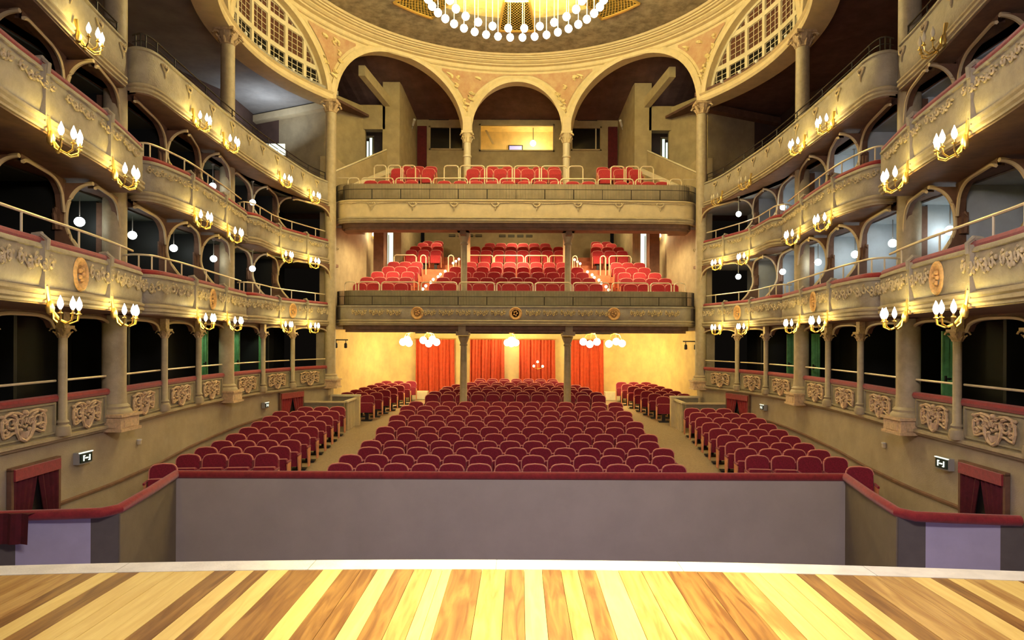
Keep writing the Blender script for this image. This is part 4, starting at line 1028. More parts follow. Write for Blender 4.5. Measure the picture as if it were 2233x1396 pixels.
# green doors standing ajar at the far side of some ground-level boxes
for s, dds in ((-1, [(17.05, 8.13, 8.37), (18.62, 7.97, 8.14), (20.12, 7.90, 8.02)]), (1, [(11.72, 7.86, 8.2), (17.05, 7.0 + 0.9, 8.12), (18.62, 7.9, 8.2)])):
    for q, (d, wa, wb) in enumerate(dds):
        root = bpy.data.objects.new('door_%d' % ((5 if s < 0 else 9) + q), None); COL.objects.link(root); root['kind'] = 'structure'; root['category'] = 'door'
        root['label'] = 'green door inside a ground-level box, %s from the stage, %s' % (ORD[q], SIDE[s]); root.location = (s * (wa + wb) / 2, d, zH(-1.4))
        wd_ = wb - wa
        mb = MB(); mb.box((0, 0, 0.80), (wd_, 0.04, 1.56)); child('door_leaf', mb.mesh('door_leaf', 'door'), root)
        mb = MB()
        for k in (-1, 0, 1): mb.box((k * wd_ * 0.3, -0.03, 0.8), (wd_ * 0.22, 0.02, 1.45))
        child('door_panels', mb.mesh('door_panels', 'door'), root)
        mb = MB(); mb.tube([(-s * wd_ * 0.38, -0.07, 0.72), (-s * wd_ * 0.12, -0.07, 0.72)], 0.014, 5); mb.box((-s * wd_ * 0.38, -0.05, 0.70), (0.03, 0.03, 0.14)); child('handle', mb.mesh('handle', 'black'), root)
        lamp('door_fill_light', 'SPOT', (s * (wb + 0.15), d - 0.75, zH(0.2)), (13, 16, 12)[q] if s < 0 else (2.2, 0.7, 0.7)[q], (0.8, 1.0, 0.65), 0.05, aim=(s * (wa + wb) / 2, d, zH(-0.55)), spot=75)  # added unseen spot with no fixture, brightens the green door
lamp('gallery_lamp', 'AREA', (-8.7, 22.6, zH(7.2)), 34, (0.75, 0.85, 1.0), 0.5, aim=(-9.0, 22.9, zH(8.5)))

# ================================================================ CENTRAL BALCONIES
BP = {1: [(-6.42, 23.4), (-6.32, 22.85), (-6.0, 22.5), (-5.4, 22.4), (-3, 22.37), (0, 22.35), (3, 22.37), (5.4, 22.4), (6.0, 22.5), (6.32, 22.85), (6.42, 23.4)],
      2: [(-6.45, 23.6), (-6.42, 22.95), (-6.05, 22.45), (-5.3, 22.3), (-3, 22.25), (0, 22.23), (3, 22.25), (5.3, 22.3), (6.05, 22.45), (6.42, 22.95), (6.45, 23.6)]}
def bpath(k):
    c = [Vector(p) for p in catmull(BP[k], 7)]; out = []
    for i, p in enumerate(c):
        t = (c[min(i + 1, len(c) - 1)] - c[max(i - 1, 0)]).normalized(); out.append((p, Vector((t.y, -t.x))))
    return out
def at_x(path, x):
    for (a, n), (b, n2) in zip(path, path[1:]):
        if a.x <= x <= b.x and b.x > a.x: t = (x - a.x) / (b.x - a.x); return a.lerp(b, t), n.lerp(n2, t).normalized()
    return path[len(path) // 2]
for k, (zt, zb, fence, nm) in {1: (zH(1.17), zH(0.56), 0.50, 'lower'), 2: (zH(4.84), zH(4.12), 0.56, 'upper')}.items():
    path = bpath(k); h = zt - zb
    t = thing('balcony_parapet', '%s central balcony front with wire fence on top, between the rear columns' % nm, 'balcony', (0, 22.35, zb))
    mb = MB(); mb.sweep(path, [(-0.13, zt), (-0.13, zb), (-0.04, zb), (-0.02, zb + 0.1), (0.0, zb + 0.12), (0.02, zb + h * 0.5), (0.01, zt - 0.07), (0.05, zt - 0.06), (0.05, zt - 0.02), (0.0, zt)]); mb.build('face', 'parapet' if k == 1 else 'cream', t, smooth=True)
    mb = MB(); mb.sweep(path, [(-0.06, zb - 0.09), (0.04, zb - 0.09), (0.04, zb - 0.05), (0.075, zb - 0.03), (0.075, zb + 0.01), (0.05, zb + 0.03), (0.08, zb + 0.055), (0.08, zb + 0.08), (0.02, zb + 0.11), (-0.03, zb + 0.11)]); mb.build('base_moulding', 'plaster', t)
    mb = MB()
    dz = 0.20 if k == 2 else 0.24
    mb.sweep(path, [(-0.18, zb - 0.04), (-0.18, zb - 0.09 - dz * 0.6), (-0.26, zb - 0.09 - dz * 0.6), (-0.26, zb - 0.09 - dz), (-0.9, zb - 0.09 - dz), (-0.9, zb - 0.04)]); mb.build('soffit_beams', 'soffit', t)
    hw = 2
    if k == 1:
        for i in range(19):
            x = -5.45 + i * 10.9 / 18
            p, n = at_x(path, x)
            if min(abs(x - m_) for m_ in (-3.42, 0, 3.42)) < 0.3: continue
            child('garland', garland_gold, t, (p.x + n.x * 0.035, p.y + n.y * 0.035 - 22.35, h * 0.56), (0, 0, facing(n)), scale=(0.50, 1.6, 1.2))
        for x in (-3.42, 0, 3.42):
            p, n = at_x(path, x); child('medallion', medal_mesh, t, (p.x + n.x * 0.03, p.y + n.y * 0.03 - 22.35, h * 0.55), (0, 0, facing(n)), scale=(1.15, 1.2, 1.15))
    else:
        for i in range(8):
            x = -5.0 + i * 10.0 / 7
            p, n = at_x(path, x); child('festoon', fest_mesh, t, (p.x + n.x * 0.025, p.y + n.y * 0.025 - 22.35, h - 0.2), (0, 0, facing(n)), scale=(1.6, 1, 1.3))
        mb = MB(); ps = []
        for i in range(len(path)):
            p, n = path[i]; ps.append((p.x + n.x * 0.03, p.y + n.y * 0.03, zt - 0.13 + 0.02 * math.sin(i * 1.3)))
        mb.tube(ps, 0.014, 4); mb.build('scalloped_string', 'relief', t)
    # low solid upstand behind the fence
    mb = MB(); mb.sweep(path, [(-0.30, zt - 0.2), (-0.22, zt - 0.2), (-0.22, zt + fence + 0.03), (-0.30, zt + fence + 0.03)]); mb.build('upstand', 'panel' if k == 1 else 'plaster', t)
    # fence
    tt = []; acc = 0
    for (a, n), (b, n2) in zip(path, path[1:]):
        L = (b - a).length; q = int(L / 0.055) + 1
        for j in range(q): tt.append((a.lerp(b, j / q), n))
    mb = MB()
    for p, n in tt:
        x, y = p.x + n.x * 0.02, p.y + n.y * 0.02
        mb.tube([(x, y, zt), (x, y, zt + fence)], 0.0075, 3, caps=False)
    o = mb.build('fence_wires', 'wire', t); o['kind'] = 'stuff'
    mb = MB()
    for z in (zt + 0.01, zt + fence * 0.62, ): mb.tube([(p.x + n.x * .02, p.y + n.y * .02, z) for p, n in path], 0.012, 5)
    mb.build('fence_rails', 'wire', t)
    for i in range(13):
        x = -6.0 + i; p, n = at_x(path, x); mb = MB(); mb.tube([(p.x, p.y, zt), (p.x, p.y, zt + fence * 0.62)], 0.014, 5); mb.build('fence_post', 'wire', t)

def terrace(name, label, xs, rows, depth, mtl, front_y):
    """stepped seating platform; rows = list of (d, z)"""
    root = bpy.data.objects.new(name, None); COL.objects.link(root); root['kind'] = 'structure'; root['label'] = label; root['category'] = 'floor'
    root.location = (0, rows[0][0], rows[0][1])
    for (d, z) in rows:
        mb = MB(); mb.box((0, d + 0.1, z - 0.16), (2 * xs, depth, 0.32)); mb.build('step', mtl, root)
ROW1 = [(23.4 + 0.87 * i, 1.12 + 0.30 * i) for i in range(5)] + [(27.85, 2.75)] + [(28.7 + 0.85 * i, 3.07 + 0.29 * i) for i in range(4)]
terrace('floor', 'salmon carpeted stepped seating floor of the lower balcony', 6.2, [(d, zH(h)) for d, h in ROW1], 0.9, 'salmon', 0)
ROW2 = [(23.5, 4.90), (24.4, 5.55), (25.4, 5.98), (26.3, 6.3)]
terrace('floor', 'salmon carpeted stepped seating floor of the upper balcony', 6.0, [(d, zH(h)) for d, h in ROW2], 1.0, 'salmon', 0)
mb = MB(); mb.box((0, 28.2, zH(6.35)), (9.4, 2.8, 0.1)); struct('floor', mb, 'salmon', 'rear landing of the upper balcony')
# hoop rails
def hoop(x0, x1, y, z0, z1, label, group, y1=None, r=0.024):
    y1 = y if y1 is None else y1; c = 0.10
    pts = [(x0, y, z0), (x0, y, z1 - c), (x0 + c * 0.3, y, z1 - c * 0.3), (x0 + c, y, z1), (x1 - c, y1, z1), (x1 - c * 0.3, y1, z1 - c * 0.3), (x1, y1, z1 - c), (x1, y1, z0)]
    mb = MB(); mb.tube(pts, r, 6); o = mb.build('hoop_rail', 'rail', None, base=((x0 + x1) / 2, y, z0), smooth=True); tag(o, label, 'railing', group); return o
def px2x(px, d): return (px - 1134) / 1400 * d + 0.16
b1 = [777, 790, 839, 845, 925, 932, 1003, 1008, 1081, 1087]
xs = [(-6.1, -5.72), (-5.62, -4.88), (-4.80, -3.48), (-3.38, -2.10), (-2.03, -0.76), (-0.68, 0.62), (0.70, 1.98), (2.05, 3.34), (3.44, 4.74), (4.82, 5.56), (5.66, 6.06)]
for i, (a, b) in enumerate(xs): hoop(a, b, 22.95, zH(1.0), zH(2.03), 'cream metal hoop rail at the front of the lower balcony, %s from left' % ORD[i], 'front hoop rails of the lower balcony')
xs = [(-6.0, -5.6), (-5.52, -4.38), (-4.30, -3.04), (-2.96, -1.74), (-1.66, -0.66), (-0.58, 0.46), (0.54, 1.50), (1.58, 2.84), (2.92, 4.18), (4.26, 5.40), (5.48, 5.9)]
for i, (a, b) in enumerate(xs): hoop(a, b, 22.9, zH(4.75), zH(5.73), 'cream metal hoop rail at the front of the upper balcony, %s from left' % ORD[i], 'front hoop rails of the upper balcony')
xs = [(-5.35, -4.9), (-4.83, -4.35), (-4.28, -3.8), (-2.72, -2.18), (-2.12, -1.2), (-1.12, -0.16), (-0.08, 0.86), (0.94, 1.9), (1.96, 2.5), (3.55, 4.05), (4.12, 4.6), (4.67, 5.15)]
for i, (a, b) in enumerate(xs): hoop(a, b, 24.15, zH(5.55), zH(6.52), 'cream metal hoop rail before the second row of the upper balcony, %s from left' % ORD[i], 'inner hoop rails of the upper balcony')
xs = [(-5.3, -4.35), (-4.15, -3.92), (-2.95, -2.72), (-2.28, -1.02), (-0.96, 0.30), (0.38, 1.35), (1.42, 2.05), (2.42, 2.62), (3.62, 3.85), (4.0, 4.95)]
for i, (a, b) in enumerate(xs): hoop(a, b, 27.75, zH(2.75), zH(3.62), 'cream metal hoop rail before the upper block of the lower balcony, %s from left' % ORD[i], 'inner hoop rails of the lower balcony')
# sloped side walls of the upper balcony
for s in (-1, 1):
    t = thing('stair_wall', 'sloping stair side wall with pale cappings beside the upper balcony, %s' % SIDE[s], 'wall', (s * 5.9, 24.5, zH(5)))
    A = [(s * 6.5, 22.9, zH(4.3)), (s * 6.5, 22.9, zH(5.9)), (s * 5.35, 26.45, zH(7.75)), (s * 5.35, 26.45, zH(5.9))]
    mb = MB(); mb.hexa([A[0], A[3], (s * 5.5, 26.5, zH(5.9)), (s * 6.65, 22.95, zH(4.3)), A[1], A[2], (s * 5.5, 26.5, zH(7.75)), (s * 6.65, 22.95, zH(5.9))]); mb.build('wall_panel', 'wallback', t)
    mb = MB(); mb.tube([(s * 6.52, 22.88, zH(5.93)), (s * 5.38, 26.43, zH(7.78))], 0.035, 6); mb.build('handrail_capping', 'creamw', t)
    mb = MB(); mb.hexa([(s * 6.0, 22.95, zH(5.35)), (s * 5.88, 22.95, zH(5.35)), (s * 4.86, 25.4, zH(6.62)), (s * 4.98, 25.4, zH(6.62)), (s * 6.0, 22.95, zH(5.47)), (s * 5.88, 22.95, zH(5.47)), (s * 4.86, 25.4, zH(6.78)), (s * 4.98, 25.4, zH(6.78))]); mb.build('stair_stringer', 'creamw', t)
    mb = MB(); mb.tube([(s * 6.5, 22.85, zH(5.72)), (s * 5.95, 22.85, zH(5.72))], 0.014, 5); mb.build('side_rail', 'rail', t)
# ================================================================ SEATS
def rounded(w, z0, z1, r, n=5, bow=0.012):
    pts = [(-w / 2, z0), (w / 2, z0)]
    for k in range(n + 1):
        a = PI / 2 * k / n; pts.append((w / 2 - r + r * math.cos(a), z1 - r + r * math.sin(a)))
    pts.append((0, z1 + bow))
    for k in range(n + 1):
        a = PI / 2 + PI / 2 * k / n; pts.append((-w / 2 + r + r * math.cos(a), z1 - r + r * math.sin(a)))
    return pts
def prism(mb, pts, y0, y1, lean=0.0, inset=0.0):
    n = len(pts); cz = sum(p[1] for p in pts) / n
    f = [(x * (1 - inset), y0 + lean * (z - 0.4), cz + (z - cz) * (1 - inset)) for x, z in pts]
    m = [(x, (y0 * 0.6 + y1 * 0.4) + lean * (z - 0.4), z) for x, z in pts]
    b = [(x, y1 + lean * (z - 0.4), z) for x, z in pts]
    fs = [tuple(range(n - 1, -1, -1)), tuple(range(2 * n, 3 * n))]
    for r_ in (0, 1):
        for k in range(n): j = (k + 1) % n; fs.append((r_ * n + k, r_ * n + j, (r_ + 1) * n + j, (r_ + 1) * n + k))
    mb.add(f + m + b, fs)
def seat_meshes(key, mat_):
    out = {}
    o = rounded(0.50, 0.42, 0.90, 0.13)
    mb = MB(); prism(mb, o, 0.0, 0.10, 0.14, 0.06); out['backrest'] = mb.mesh('backrest', mat_, True)
    mb = MB(); mb.tube([(x, 0.035 + 0.14 * (z - 0.4), z) for x, z in o[2:-1] + [o[-1], (-0.25, 0.55)]] , 0.016, 5); out['piping'] = mb.mesh('piping', 'piping')
    mb = MB(); o2 = [(x, z) for x, z in ((-0.225, 0.30), (0.225, 0.30), (0.235, 0.62), (0.20, 0.655), (-0.20, 0.655), (-0.235, 0.62))]
    prism(mb, o2, -0.16, -0.03, 0.05, 0.05); out['seat_up'] = mb.mesh('tipped_seat', mat_, True)
    mb = MB(); mb.tube([(-0.225, -0.12, 0.655), (0.225, -0.12, 0.655)], 0.011, 5); out['seat_trim'] = mb.mesh('seat_trim', 'piping')
    mb = MB(); mb.hexa([(-0.23, -0.46, 0.40), (0.23, -0.46, 0.40), (0.23, 0.0, 0.37), (-0.23, 0.0, 0.37), (-0.22, -0.45, 0.50), (0.22, -0.45, 0.50), (0.22, 0.0, 0.46), (-0.22, 0.0, 0.46)]); out['seat_down'] = mb.mesh('seat_cushion', mat_, True)
    for nm, sx in (('l', -1), ('r', 1)):
        x = sx * 0.262
        mb = MB(); mb.hexa([(x - 0.013, -0.16, 0.10), (x + 0.013, -0.16, 0.10), (x + 0.013, 0.02, 0.10), (x - 0.013, 0.02, 0.10),
                            (x - 0.013, -0.27, 0.58), (x + 0.013, -0.27, 0.58), (x + 0.013, 0.06, 0.58), (x - 0.013, 0.06, 0.58)])
        out['side_' + nm] = mb.mesh('side_panel', 'endpanel')
        mb = MB(); mb.hexa([(x - 0.018, -0.29, 0.575), (x + 0.018, -0.29, 0.575), (x + 0.018, 0.06, 0.575), (x - 0.018, 0.06, 0.575), (x - 0.018, -0.29, 0.615), (x + 0.018, -0.29, 0.615), (x + 0.018, 0.06, 0.615), (x - 0.018, 0.06, 0.615)])
        out['arm_' + nm] = mb.mesh('armrest', mat_)
    mb = MB(); mb.box((0, -0.02, 0.02), (0.36, 0.26, 0.04)); mb.box((0, 0.0, 0.18), (0.12, 0.08, 0.30)); mb.box((0, 0.0, 0.33), (0.50, 0.05, 0.05)); out['foot'] = mb.mesh('pedestal', 'black')
    return out
SM = seat_meshes('a', 'seat'); SM2 = seat_meshes('b', 'seatup')
def add_parts(t, m, sides='lr', down=False, full=True):
    b = child('backrest', m['backrest'], t); child('piping', m['piping'], b)
    if down: child('seat_cushion', m['seat_down'], t)
    else:
        q = child('seat_cushion', m['seat_up'], t)
        if full: child('front_trim', m['seat_trim'], q)
    for c in sides:
        a = child('side_panel', m['side_' + c], t)
        if full: child('armrest', m['arm_' + c], a)
    child('pedestal', m['foot'], t)
NSEAT = 0
def seat(x, y, z, rz, label, group, m=SM, sides='lr', down=False, full=True, name='theatre_chair'):
    global NSEAT; NSEAT += 1
    t = thing(name, label, 'chair', (x, y, z), rz, group)
    add_parts(t, m, sides, down, full)
    return t
G0 = 'tip-up stalls seats'
P_ = 0.563
# centre block
offs = [0, -0.02, 0.17, 0.02, 0.17, 0.0, 0.14, 0.0, 0.12, 0.0, 0.12]
STUFF = []
for i in range(11):
    d = 12.9 + 0.872 * i; n = 13
    if i == 10: d += 0.05
    for k in range(n):
        x = -0.02 + (k - (n - 1) / 2) * P_ + (offs[i] - 0.07)
        if i == 10 and abs(abs(x) - 1.88) < 0.2: pass
        sides = 'lr' if k == n - 1 else 'l'
        if k == 0 and n > 1: sides = 'l'
        down = (i in (8, 7) and k in (9,)) or (i == 9 and k in (10, 11))
        seat(x, d, FZ(d), 0, 'burgundy tip-up seat, %s from left, %s row of the centre stalls' % (ORD[k], ORD[i]), G0, sides=sides, down=down)
# side blocks in front
for s in (-1, 1):
    for i in range(10):
        d = 13.05 + 0.83 * i - (0.0 if i else 0.25)
        n = 4
        edge = 5.0 + 0.045 * i
        for k in range(n):
            if i == 0 and k == 0 and s > 0: pass
            x = s * (edge + 0.28 + k * (0.55 - 0.006 * i)); y = d - k * 0.05
            if i == 0 or abs(x) > W(y) - 0.25: continue
            down = s > 0 and i in (1, 2) and k > 1
            seat(x, y, FZ(d), -s * 0.10, 'burgundy tip-up seat, %s from aisle, %s row, front %s side block' % (ORD[k], ORD[i - 1], SIDE[s]), G0,
                 sides=('l' if s > 0 else 'r') if k < n - 1 else 'lr', down=down)
    # single near seats at the wall end
    seat(s * 6.95, 12.78, 0.0, -s * 0.3, 'burgundy seat nearest the pit rail at the wall end of the %s block' % SIDE[s], G0, down=s > 0)
# side blocks at the back
for s in (-1, 1):
    for i in range(7):
        d = 23.3 + 0.9 * i; edge = 5.12 - 0.11 * i
        for k in range(3):
            x = s * (edge + 0.26 + k * 0.545); y = d
            seat(x, y, FZ(d), -s * 0.06, 'burgundy tip-up seat, %s from aisle, %s row, rear %s block' % (ORD[k], ORD[i], SIDE[s]), G0,
                 sides=('l' if s > 0 else 'r') if k < 2 else 'lr', full=i < 4)
# centre rear rows
CR = [(23.7, 12), (24.6, 12), (25.5, 11), (26.4, 11), (27.3, 10), (28.2, 8), (29.1, 7), (30.0, 7)]
bm_ = MB()
for i, (d, n) in enumerate(CR):
    for k in range(n):
        x = (k - (n - 1) / 2) * P_
        if i < 4:
            seat(x, d, FZ(d), 0, 'burgundy seat, %s from left, %s row behind the slim posts' % (ORD[k], ORD[i]), G0, sides='lr' if k == n - 1 else 'l', full=False)
        else:
            STUFF.append((x, d, FZ(d)))
def stuff_seats(lst, mat_, label, name):
    root = thing(name, label, 'seats', (0, lst[0][1], lst[0][2])); root['kind'] = 'stuff'
    for part, key, pm in (('backrests', 'backrest', mat_), ('pipings', 'piping', 'piping'), ('seat_cushions', 'seat_up', mat_), ('pedestals', 'foot', 'black')):
        mb = MB(); me = SM[key]
        vs = [v.co.copy() for v in me.vertices]; fs = [tuple(p.vertices) for p in me.polygons]
        for x, y, z in lst: mb.add([v + Vector((x, y, z)) for v in vs], fs)
        o = mb.build(part, pm, root); o['kind'] = 'stuff'
stuff_seats(STUFF, 'seat', 'last narrow rows of burgundy seats in front of the red curtains', 'rear_seat_rows')
# lower balcony
G1 = 'red upright seats of the lower balcony'
def brow(i, d, h, xs_, lab, m=SM2, g=G1, nm='balcony_chair'):
    for k, x in enumerate(xs_):
        seat(x, d, zH(h), 0, 'red seat, %s from left, %s' % (ORD[k] if k < 20 else 'last', lab), g, m=m, sides='lr' if k == len(xs_) - 1 else 'l', full=False, name=nm)
def run(a, b, n): return [a + (b - a) * (k + 0.5) / n for k in range(n)]
rows = [(0, 23.4, 1.12, [(-5.95, -3.95, 4), (-3.2, 3.2, 12), (3.95, 5.95, 4)]), (1, 24.27, 1.42, [(-5.9, -3.95, 4), (-3.05, 3.05, 11), (3.95, 5.9, 4)]),
        (2, 25.14, 1.72, [(-5.75, -3.95, 3), (-2.9, 2.9, 10), (3.95, 5.75, 3)]), (3, 26.0, 2.02, [(-5.45, -3.95, 3), (-2.75, 2.75, 10), (3.95, 5.45, 3)]),
        (4, 26.88, 2.32, [(-5.4, -3.95, 3), (-2.2, 2.2, 8), (3.95, 5.4, 3)])]
for i, d, h, blocks in rows:
    for (a, b, n), bn in zip(blocks, ('left', 'middle', 'right')):
        brow(i, d, h, run(a, b, n), '%s row, %s block, lower balcony' % (ORD[i], bn))
up = [(0, 28.7, 3.07, [(-5.0, -3.35, 3), (-2.2, 2.2, 8), (3.35, 5.0, 3)]), (1, 29.55, 3.36, [(-4.95, -3.4, 3), (-2.2, 2.2, 8), (3.4, 4.95, 3)]),
      (2, 30.4, 3.65, [(-4.8, -3.5, 2), (-1.55, 1.6, 6), (3.5, 4.8, 2)]), (3, 31.2, 3.86, [(-4.6, -3.6, 2), (3.6, 4.6, 2)])]
for i, d, h, blocks in up:
    for (a, b, n) in blocks:
        bn = 'middle' if abs(a + b) < 1 else ('left' if a < 0 else 'right')
        brow(i, d, h, run(a, b, n), '%s row, raised %s block, lower balcony' % (ORD[i], bn))
G2 = 'red upright seats of the upper balcony'
for i, d, h, blocks in [(0, 23.5, 4.90, [(-5.6, -3.6, 4), (-2.95, 2.95, 10), (3.6, 5.6, 4)]), (1, 24.75, 5.68, [(-4.9, -3.1, 3), (-1.95, 1.75, 7), (3.1, 4.9, 3)]), (2, 25.7, 6.02, [(-4.7, -3.2, 3), (-1.9, 1.8, 6), (3.2, 4.7, 3)])]:
    for (a, b, n), bn in zip(blocks, ('left', 'middle', 'right')):
        brow(i, d, h, run(a, b, n), '%s row, %s block, upper balcony' % (ORD[i], bn), g=G2)
# gallery seats behind the top parapet
for s in (-1, 1):
    for i, (w, d) in enumerate([(7.35, 18.9), (7.45, 19.6), (7.25, 20.3), (7.15, 21.0), (6.95, 21.7)] if s < 0 else [(7.25, 20.3), (7.15, 21.0), (6.95, 21.7)]):
        seat(s * w, d, zH(4.68), -s * 1.1, 'red seat behind the top gallery railing, %s from the stage, %s side' % (ORD[i], SIDE[s]), 'red seats in the top gallery', m=SM2, full=False, name='balcony_chair')
    seat(s * 6.55, 24.0, zH(5.45), -s * 0.3, 'single red seat behind the sloping stair wall on the %s' % SIDE[s], 'red seats in the top gallery', m=SM2, full=False, name='balcony_chair')

# step lights on little brackets at the aisle ends of the rows
for s in (-1, 1):
    pts = [(3.36, 23.2, 1.80, 1.12), (3.32, 23.65, 1.95, 1.12), (3.20, 24.1, 2.12, 1.42), (3.16, 24.5, 2.27, 1.42), (3.04, 25.0, 2.42, 1.72), (3.00, 25.4, 2.56, 1.72), (2.88, 26.0, 2.74, 2.02), (2.72, 27.5, 3.25, 2.75), (2.64, 27.9, 3.38, 2.75), (2.55, 28.3, 3.52, 2.75)]
    for i, (x, d, h, f) in enumerate(pts):
        t = thing('aisle_light', 'tiny round aisle light, %s from the front on the %s balcony stair' % (ORD[i], SIDE[s]), 'lamp', (s * x, d, zH(f)), group='aisle lights of the lower balcony')
        mb = MB(); mb.sphere((s * x, d, zH(h)), 0.055, 8, 6); mb.build('bulb', 'steplight', t)
        mb = MB(); mb.tube([(s * x, d + 0.03, zH(f)), (s * x, d + 0.03, zH(h))], 0.014, 5); mb.build('stem', 'rail', t)
# wall lamp in the lower balcony doorways
for s in (-1, 1):
    t = thing('wall_lamp', 'glowing lamp high on the wall beside the %s lower balcony doorway' % SIDE[s], 'lamp', (s * 6.02, 27.25, zH(4.4)))
    mb = MB(); mb.sphere((s * 6.02, 27.2, zH(4.42)), 0.10, 10, 8); mb.build('bulb', 'globe', t)
    mb = MB(); mb.lathe([(0.05, zH(4.20)), (0.12, zH(4.32)), (0.10, zH(4.34))], (s * 6.02, 27.2, 0), 10); mb.build('holder', 'gold', t)
    lamp('wall_lamp_light', 'POINT', (s * 5.95, 27.0, zH(4.3)), 45, (1, 0.82, 0.45), 0.08, parent=t)

for x, y, h, e in ((-3.6, 26.6, 4.60, 56), (0, 26.6, 4.60, 70), (3.6, 26.6, 4.60, 56), (0, 30.2, 5.34, 60), (-3.9, 29.8, 5.26, 40), (3.9, 29.8, 5.26, 40), (-4.7, 24.2, 4.12, 42), (4.7, 24.2, 4.12, 42)):  # foremost pair added as fill for the balcony side walls
    t = thing('ceiling_downlight', 'small round downlight in the raked ceiling over the lower balcony, %s' % ('middle' if x == 0 else SIDE[-1 if x < 0 else 1]) + (' foremost, added fill' if y < 25 else ' front' if y < 28 else ' rear'), 'lamp', (x, y, zH(h)))
    mb = MB(); mb.lathe([(0.10, zH(h)), (0.11, zH(h) + 0.05)], (x, y, 0), 12); mb.build('trim_ring', 'creamw', t)
    mb = MB(); mb.lathe([(0.07, zH(h) - 0.012), (0.08, zH(h) + 0.01)], (x, y, 0), 12); mb.build('diffuser', 'steplight', t)
    if y < 28: l = lamp('downlight', 'SPOT', (x, y, zH(h) - 0.05), e * 9, (1.0, 0.80, 0.42), 0.12, aim=(x, y - 0.2, 0), spot=165, blend=0.5, parent=t)
    else: l = lamp('downlight', 'POINT', (x, y, zH(h) - 0.25), e * 1.0, (1.0, 0.88, 0.48), 0.12, parent=t)
# ================================================================ STALLS DETAILS
# red curtains on the back wall
def curtain(x0, x1, z0, z1, y, name, label, folds, mat_='curtain', amp=0.09, pinch=0.0):
    t = thing(name, label, 'curtain', ((x0 + x1) / 2, y, z0))
    mb = MB(); n = folds * 6; rows_ = []
    for zi in range(7):
        v = zi / 6; z = z0 + (z1 - z0) * v
        rows_.append([(x0 + (x1 - x0) * u / n + 0.02 * math.sin(u * 0.7 + v * 2), y - amp * (0.7 + 0.3 * math.sin(u * 0.37)) * math.sin(u / n * folds * 2 * PI + 0.5 * math.sin(3 * v)) * (1 - 0.3 * v), z) for u in range(n + 1)])
    mb.grid(rows_); mb.build('drape', mat_, t, smooth=True)
    mb = MB(); mb.tube([(x0 - 0.05, y, z1 + 0.03), (x1 + 0.05, y, z1 + 0.03)], 0.025, 6); mb.build('curtain_rod', 'gold', t)
for i, (a, b) in enumerate([(-4.86, -2.98), (-2.26, -0.58), (0.10, 1.86), (2.46, 4.18)]):
    curtain(a, b, 0.72, zH(-0.03), 30.85, 'curtain', 'tall orange-red curtain on the rear stalls wall, %s from left' % ORD[i], 11)
for s in (-1, 1):
    mb = MB(); mb.box((s * 4.55, 29.6, 0.85), (0.95, 0.5, 0.36)); o = mb.build('low_ledge', 'creamw'); tag(o, 'pale low step at the foot of the %s outer curtain' % SIDE[s], 'step')
# opal globe clusters
gl = MB(); gl.sphere((0, 0, 0), 0.155, 14, 10); gl_mesh = gl.mesh('globe', 'globe', True)
def cluster(c, pts, label, energy):
    t = thing('globe_light', label, 'lamp', c)
    mb = MB(); mb.lathe([(0.10, 0), (0.12, 0.04)], (0, 0, 0), 10)
    for p in pts: mb.tube([(0, 0, 0), (p[0] * 0.6, p[1] * 0.6, -0.04), (p[0], p[1], p[2] + 0.1)], 0.015, 5)
    mo = child('ceiling_mount', mb.mesh('ceiling_mount', 'gold'), t)
    for p in pts: child('globe', gl_mesh, mo, p)
    l = lamp('globe_lamp', 'POINT', Vector(c) + Vector((0, 0, -0.35)), energy, (1, 0.78, 0.26), 0.3, parent=t)
cluster((-4.55, 27.6, zH(0.26)), [(-0.32, 0, -0.40), (-0.05, -0.1, -0.44), (-0.18, 0.25, -0.3)], 'cluster of glowing opal globes under the lower balcony, far left', 340)
cluster((-3.75, 27.6, zH(0.26)), [(-0.25, 0, -0.32), (0.0, -0.1, -0.46), (0.32, 0, -0.40), (0.12, 0.2, -0.28)], 'cluster of glowing opal globes left of the left curtain post', 240)
cluster((3.3, 27.6, zH(0.26)), [(-0.42, 0, -0.36), (-0.15, -0.1, -0.46), (0.18, 0.1, -0.36)], 'cluster of glowing opal globes before the right outer curtain', 240)
cluster((4.25, 27.6, zH(0.26)), [(-0.28, -0.1, -0.44), (0.05, 0, -0.34), (0.3, 0, -0.42)], 'cluster of glowing opal globes under the lower balcony, far right', 340)
cluster((-0.23, 29.5, zH(0.26)), [(-0.2, 0, -0.42), (0.2, 0, -0.42), (0, -0.18, -0.46), (0, 0.1, -0.3)], 'cluster of glowing opal globes between the two middle curtains', 330)
t = thing('wall_sconce', 'small three-light sconce glowing in front of the third red curtain', 'lamp', (1.0, 30.55, zH(-1.25)))
for x, z in ((0.0, 0.18), (-0.18, -0.02), (0.24, -0.03)):
    mb = MB(); mb.sphere((1.0 + x, 30.5, zH(-1.25) + z), 0.06, 8, 6); mb.build('bulb', 'steplight', t)
mb = MB(); mb.tube([(0.82, 30.5, zH(-1.33)), (1.0, 30.52, zH(-1.42)), (1.24, 30.5, zH(-1.34))], 0.012, 5); mb.tube([(1.0, 30.52, zH(-1.42)), (1.0, 30.5, zH(-1.13))], 0.012, 5); mb.tube([(1.0, 30.55, zH(-1.42)), (1.0, 31.0, zH(-1.42))], 0.012, 5); mb.build('bracket', 'gold', t)

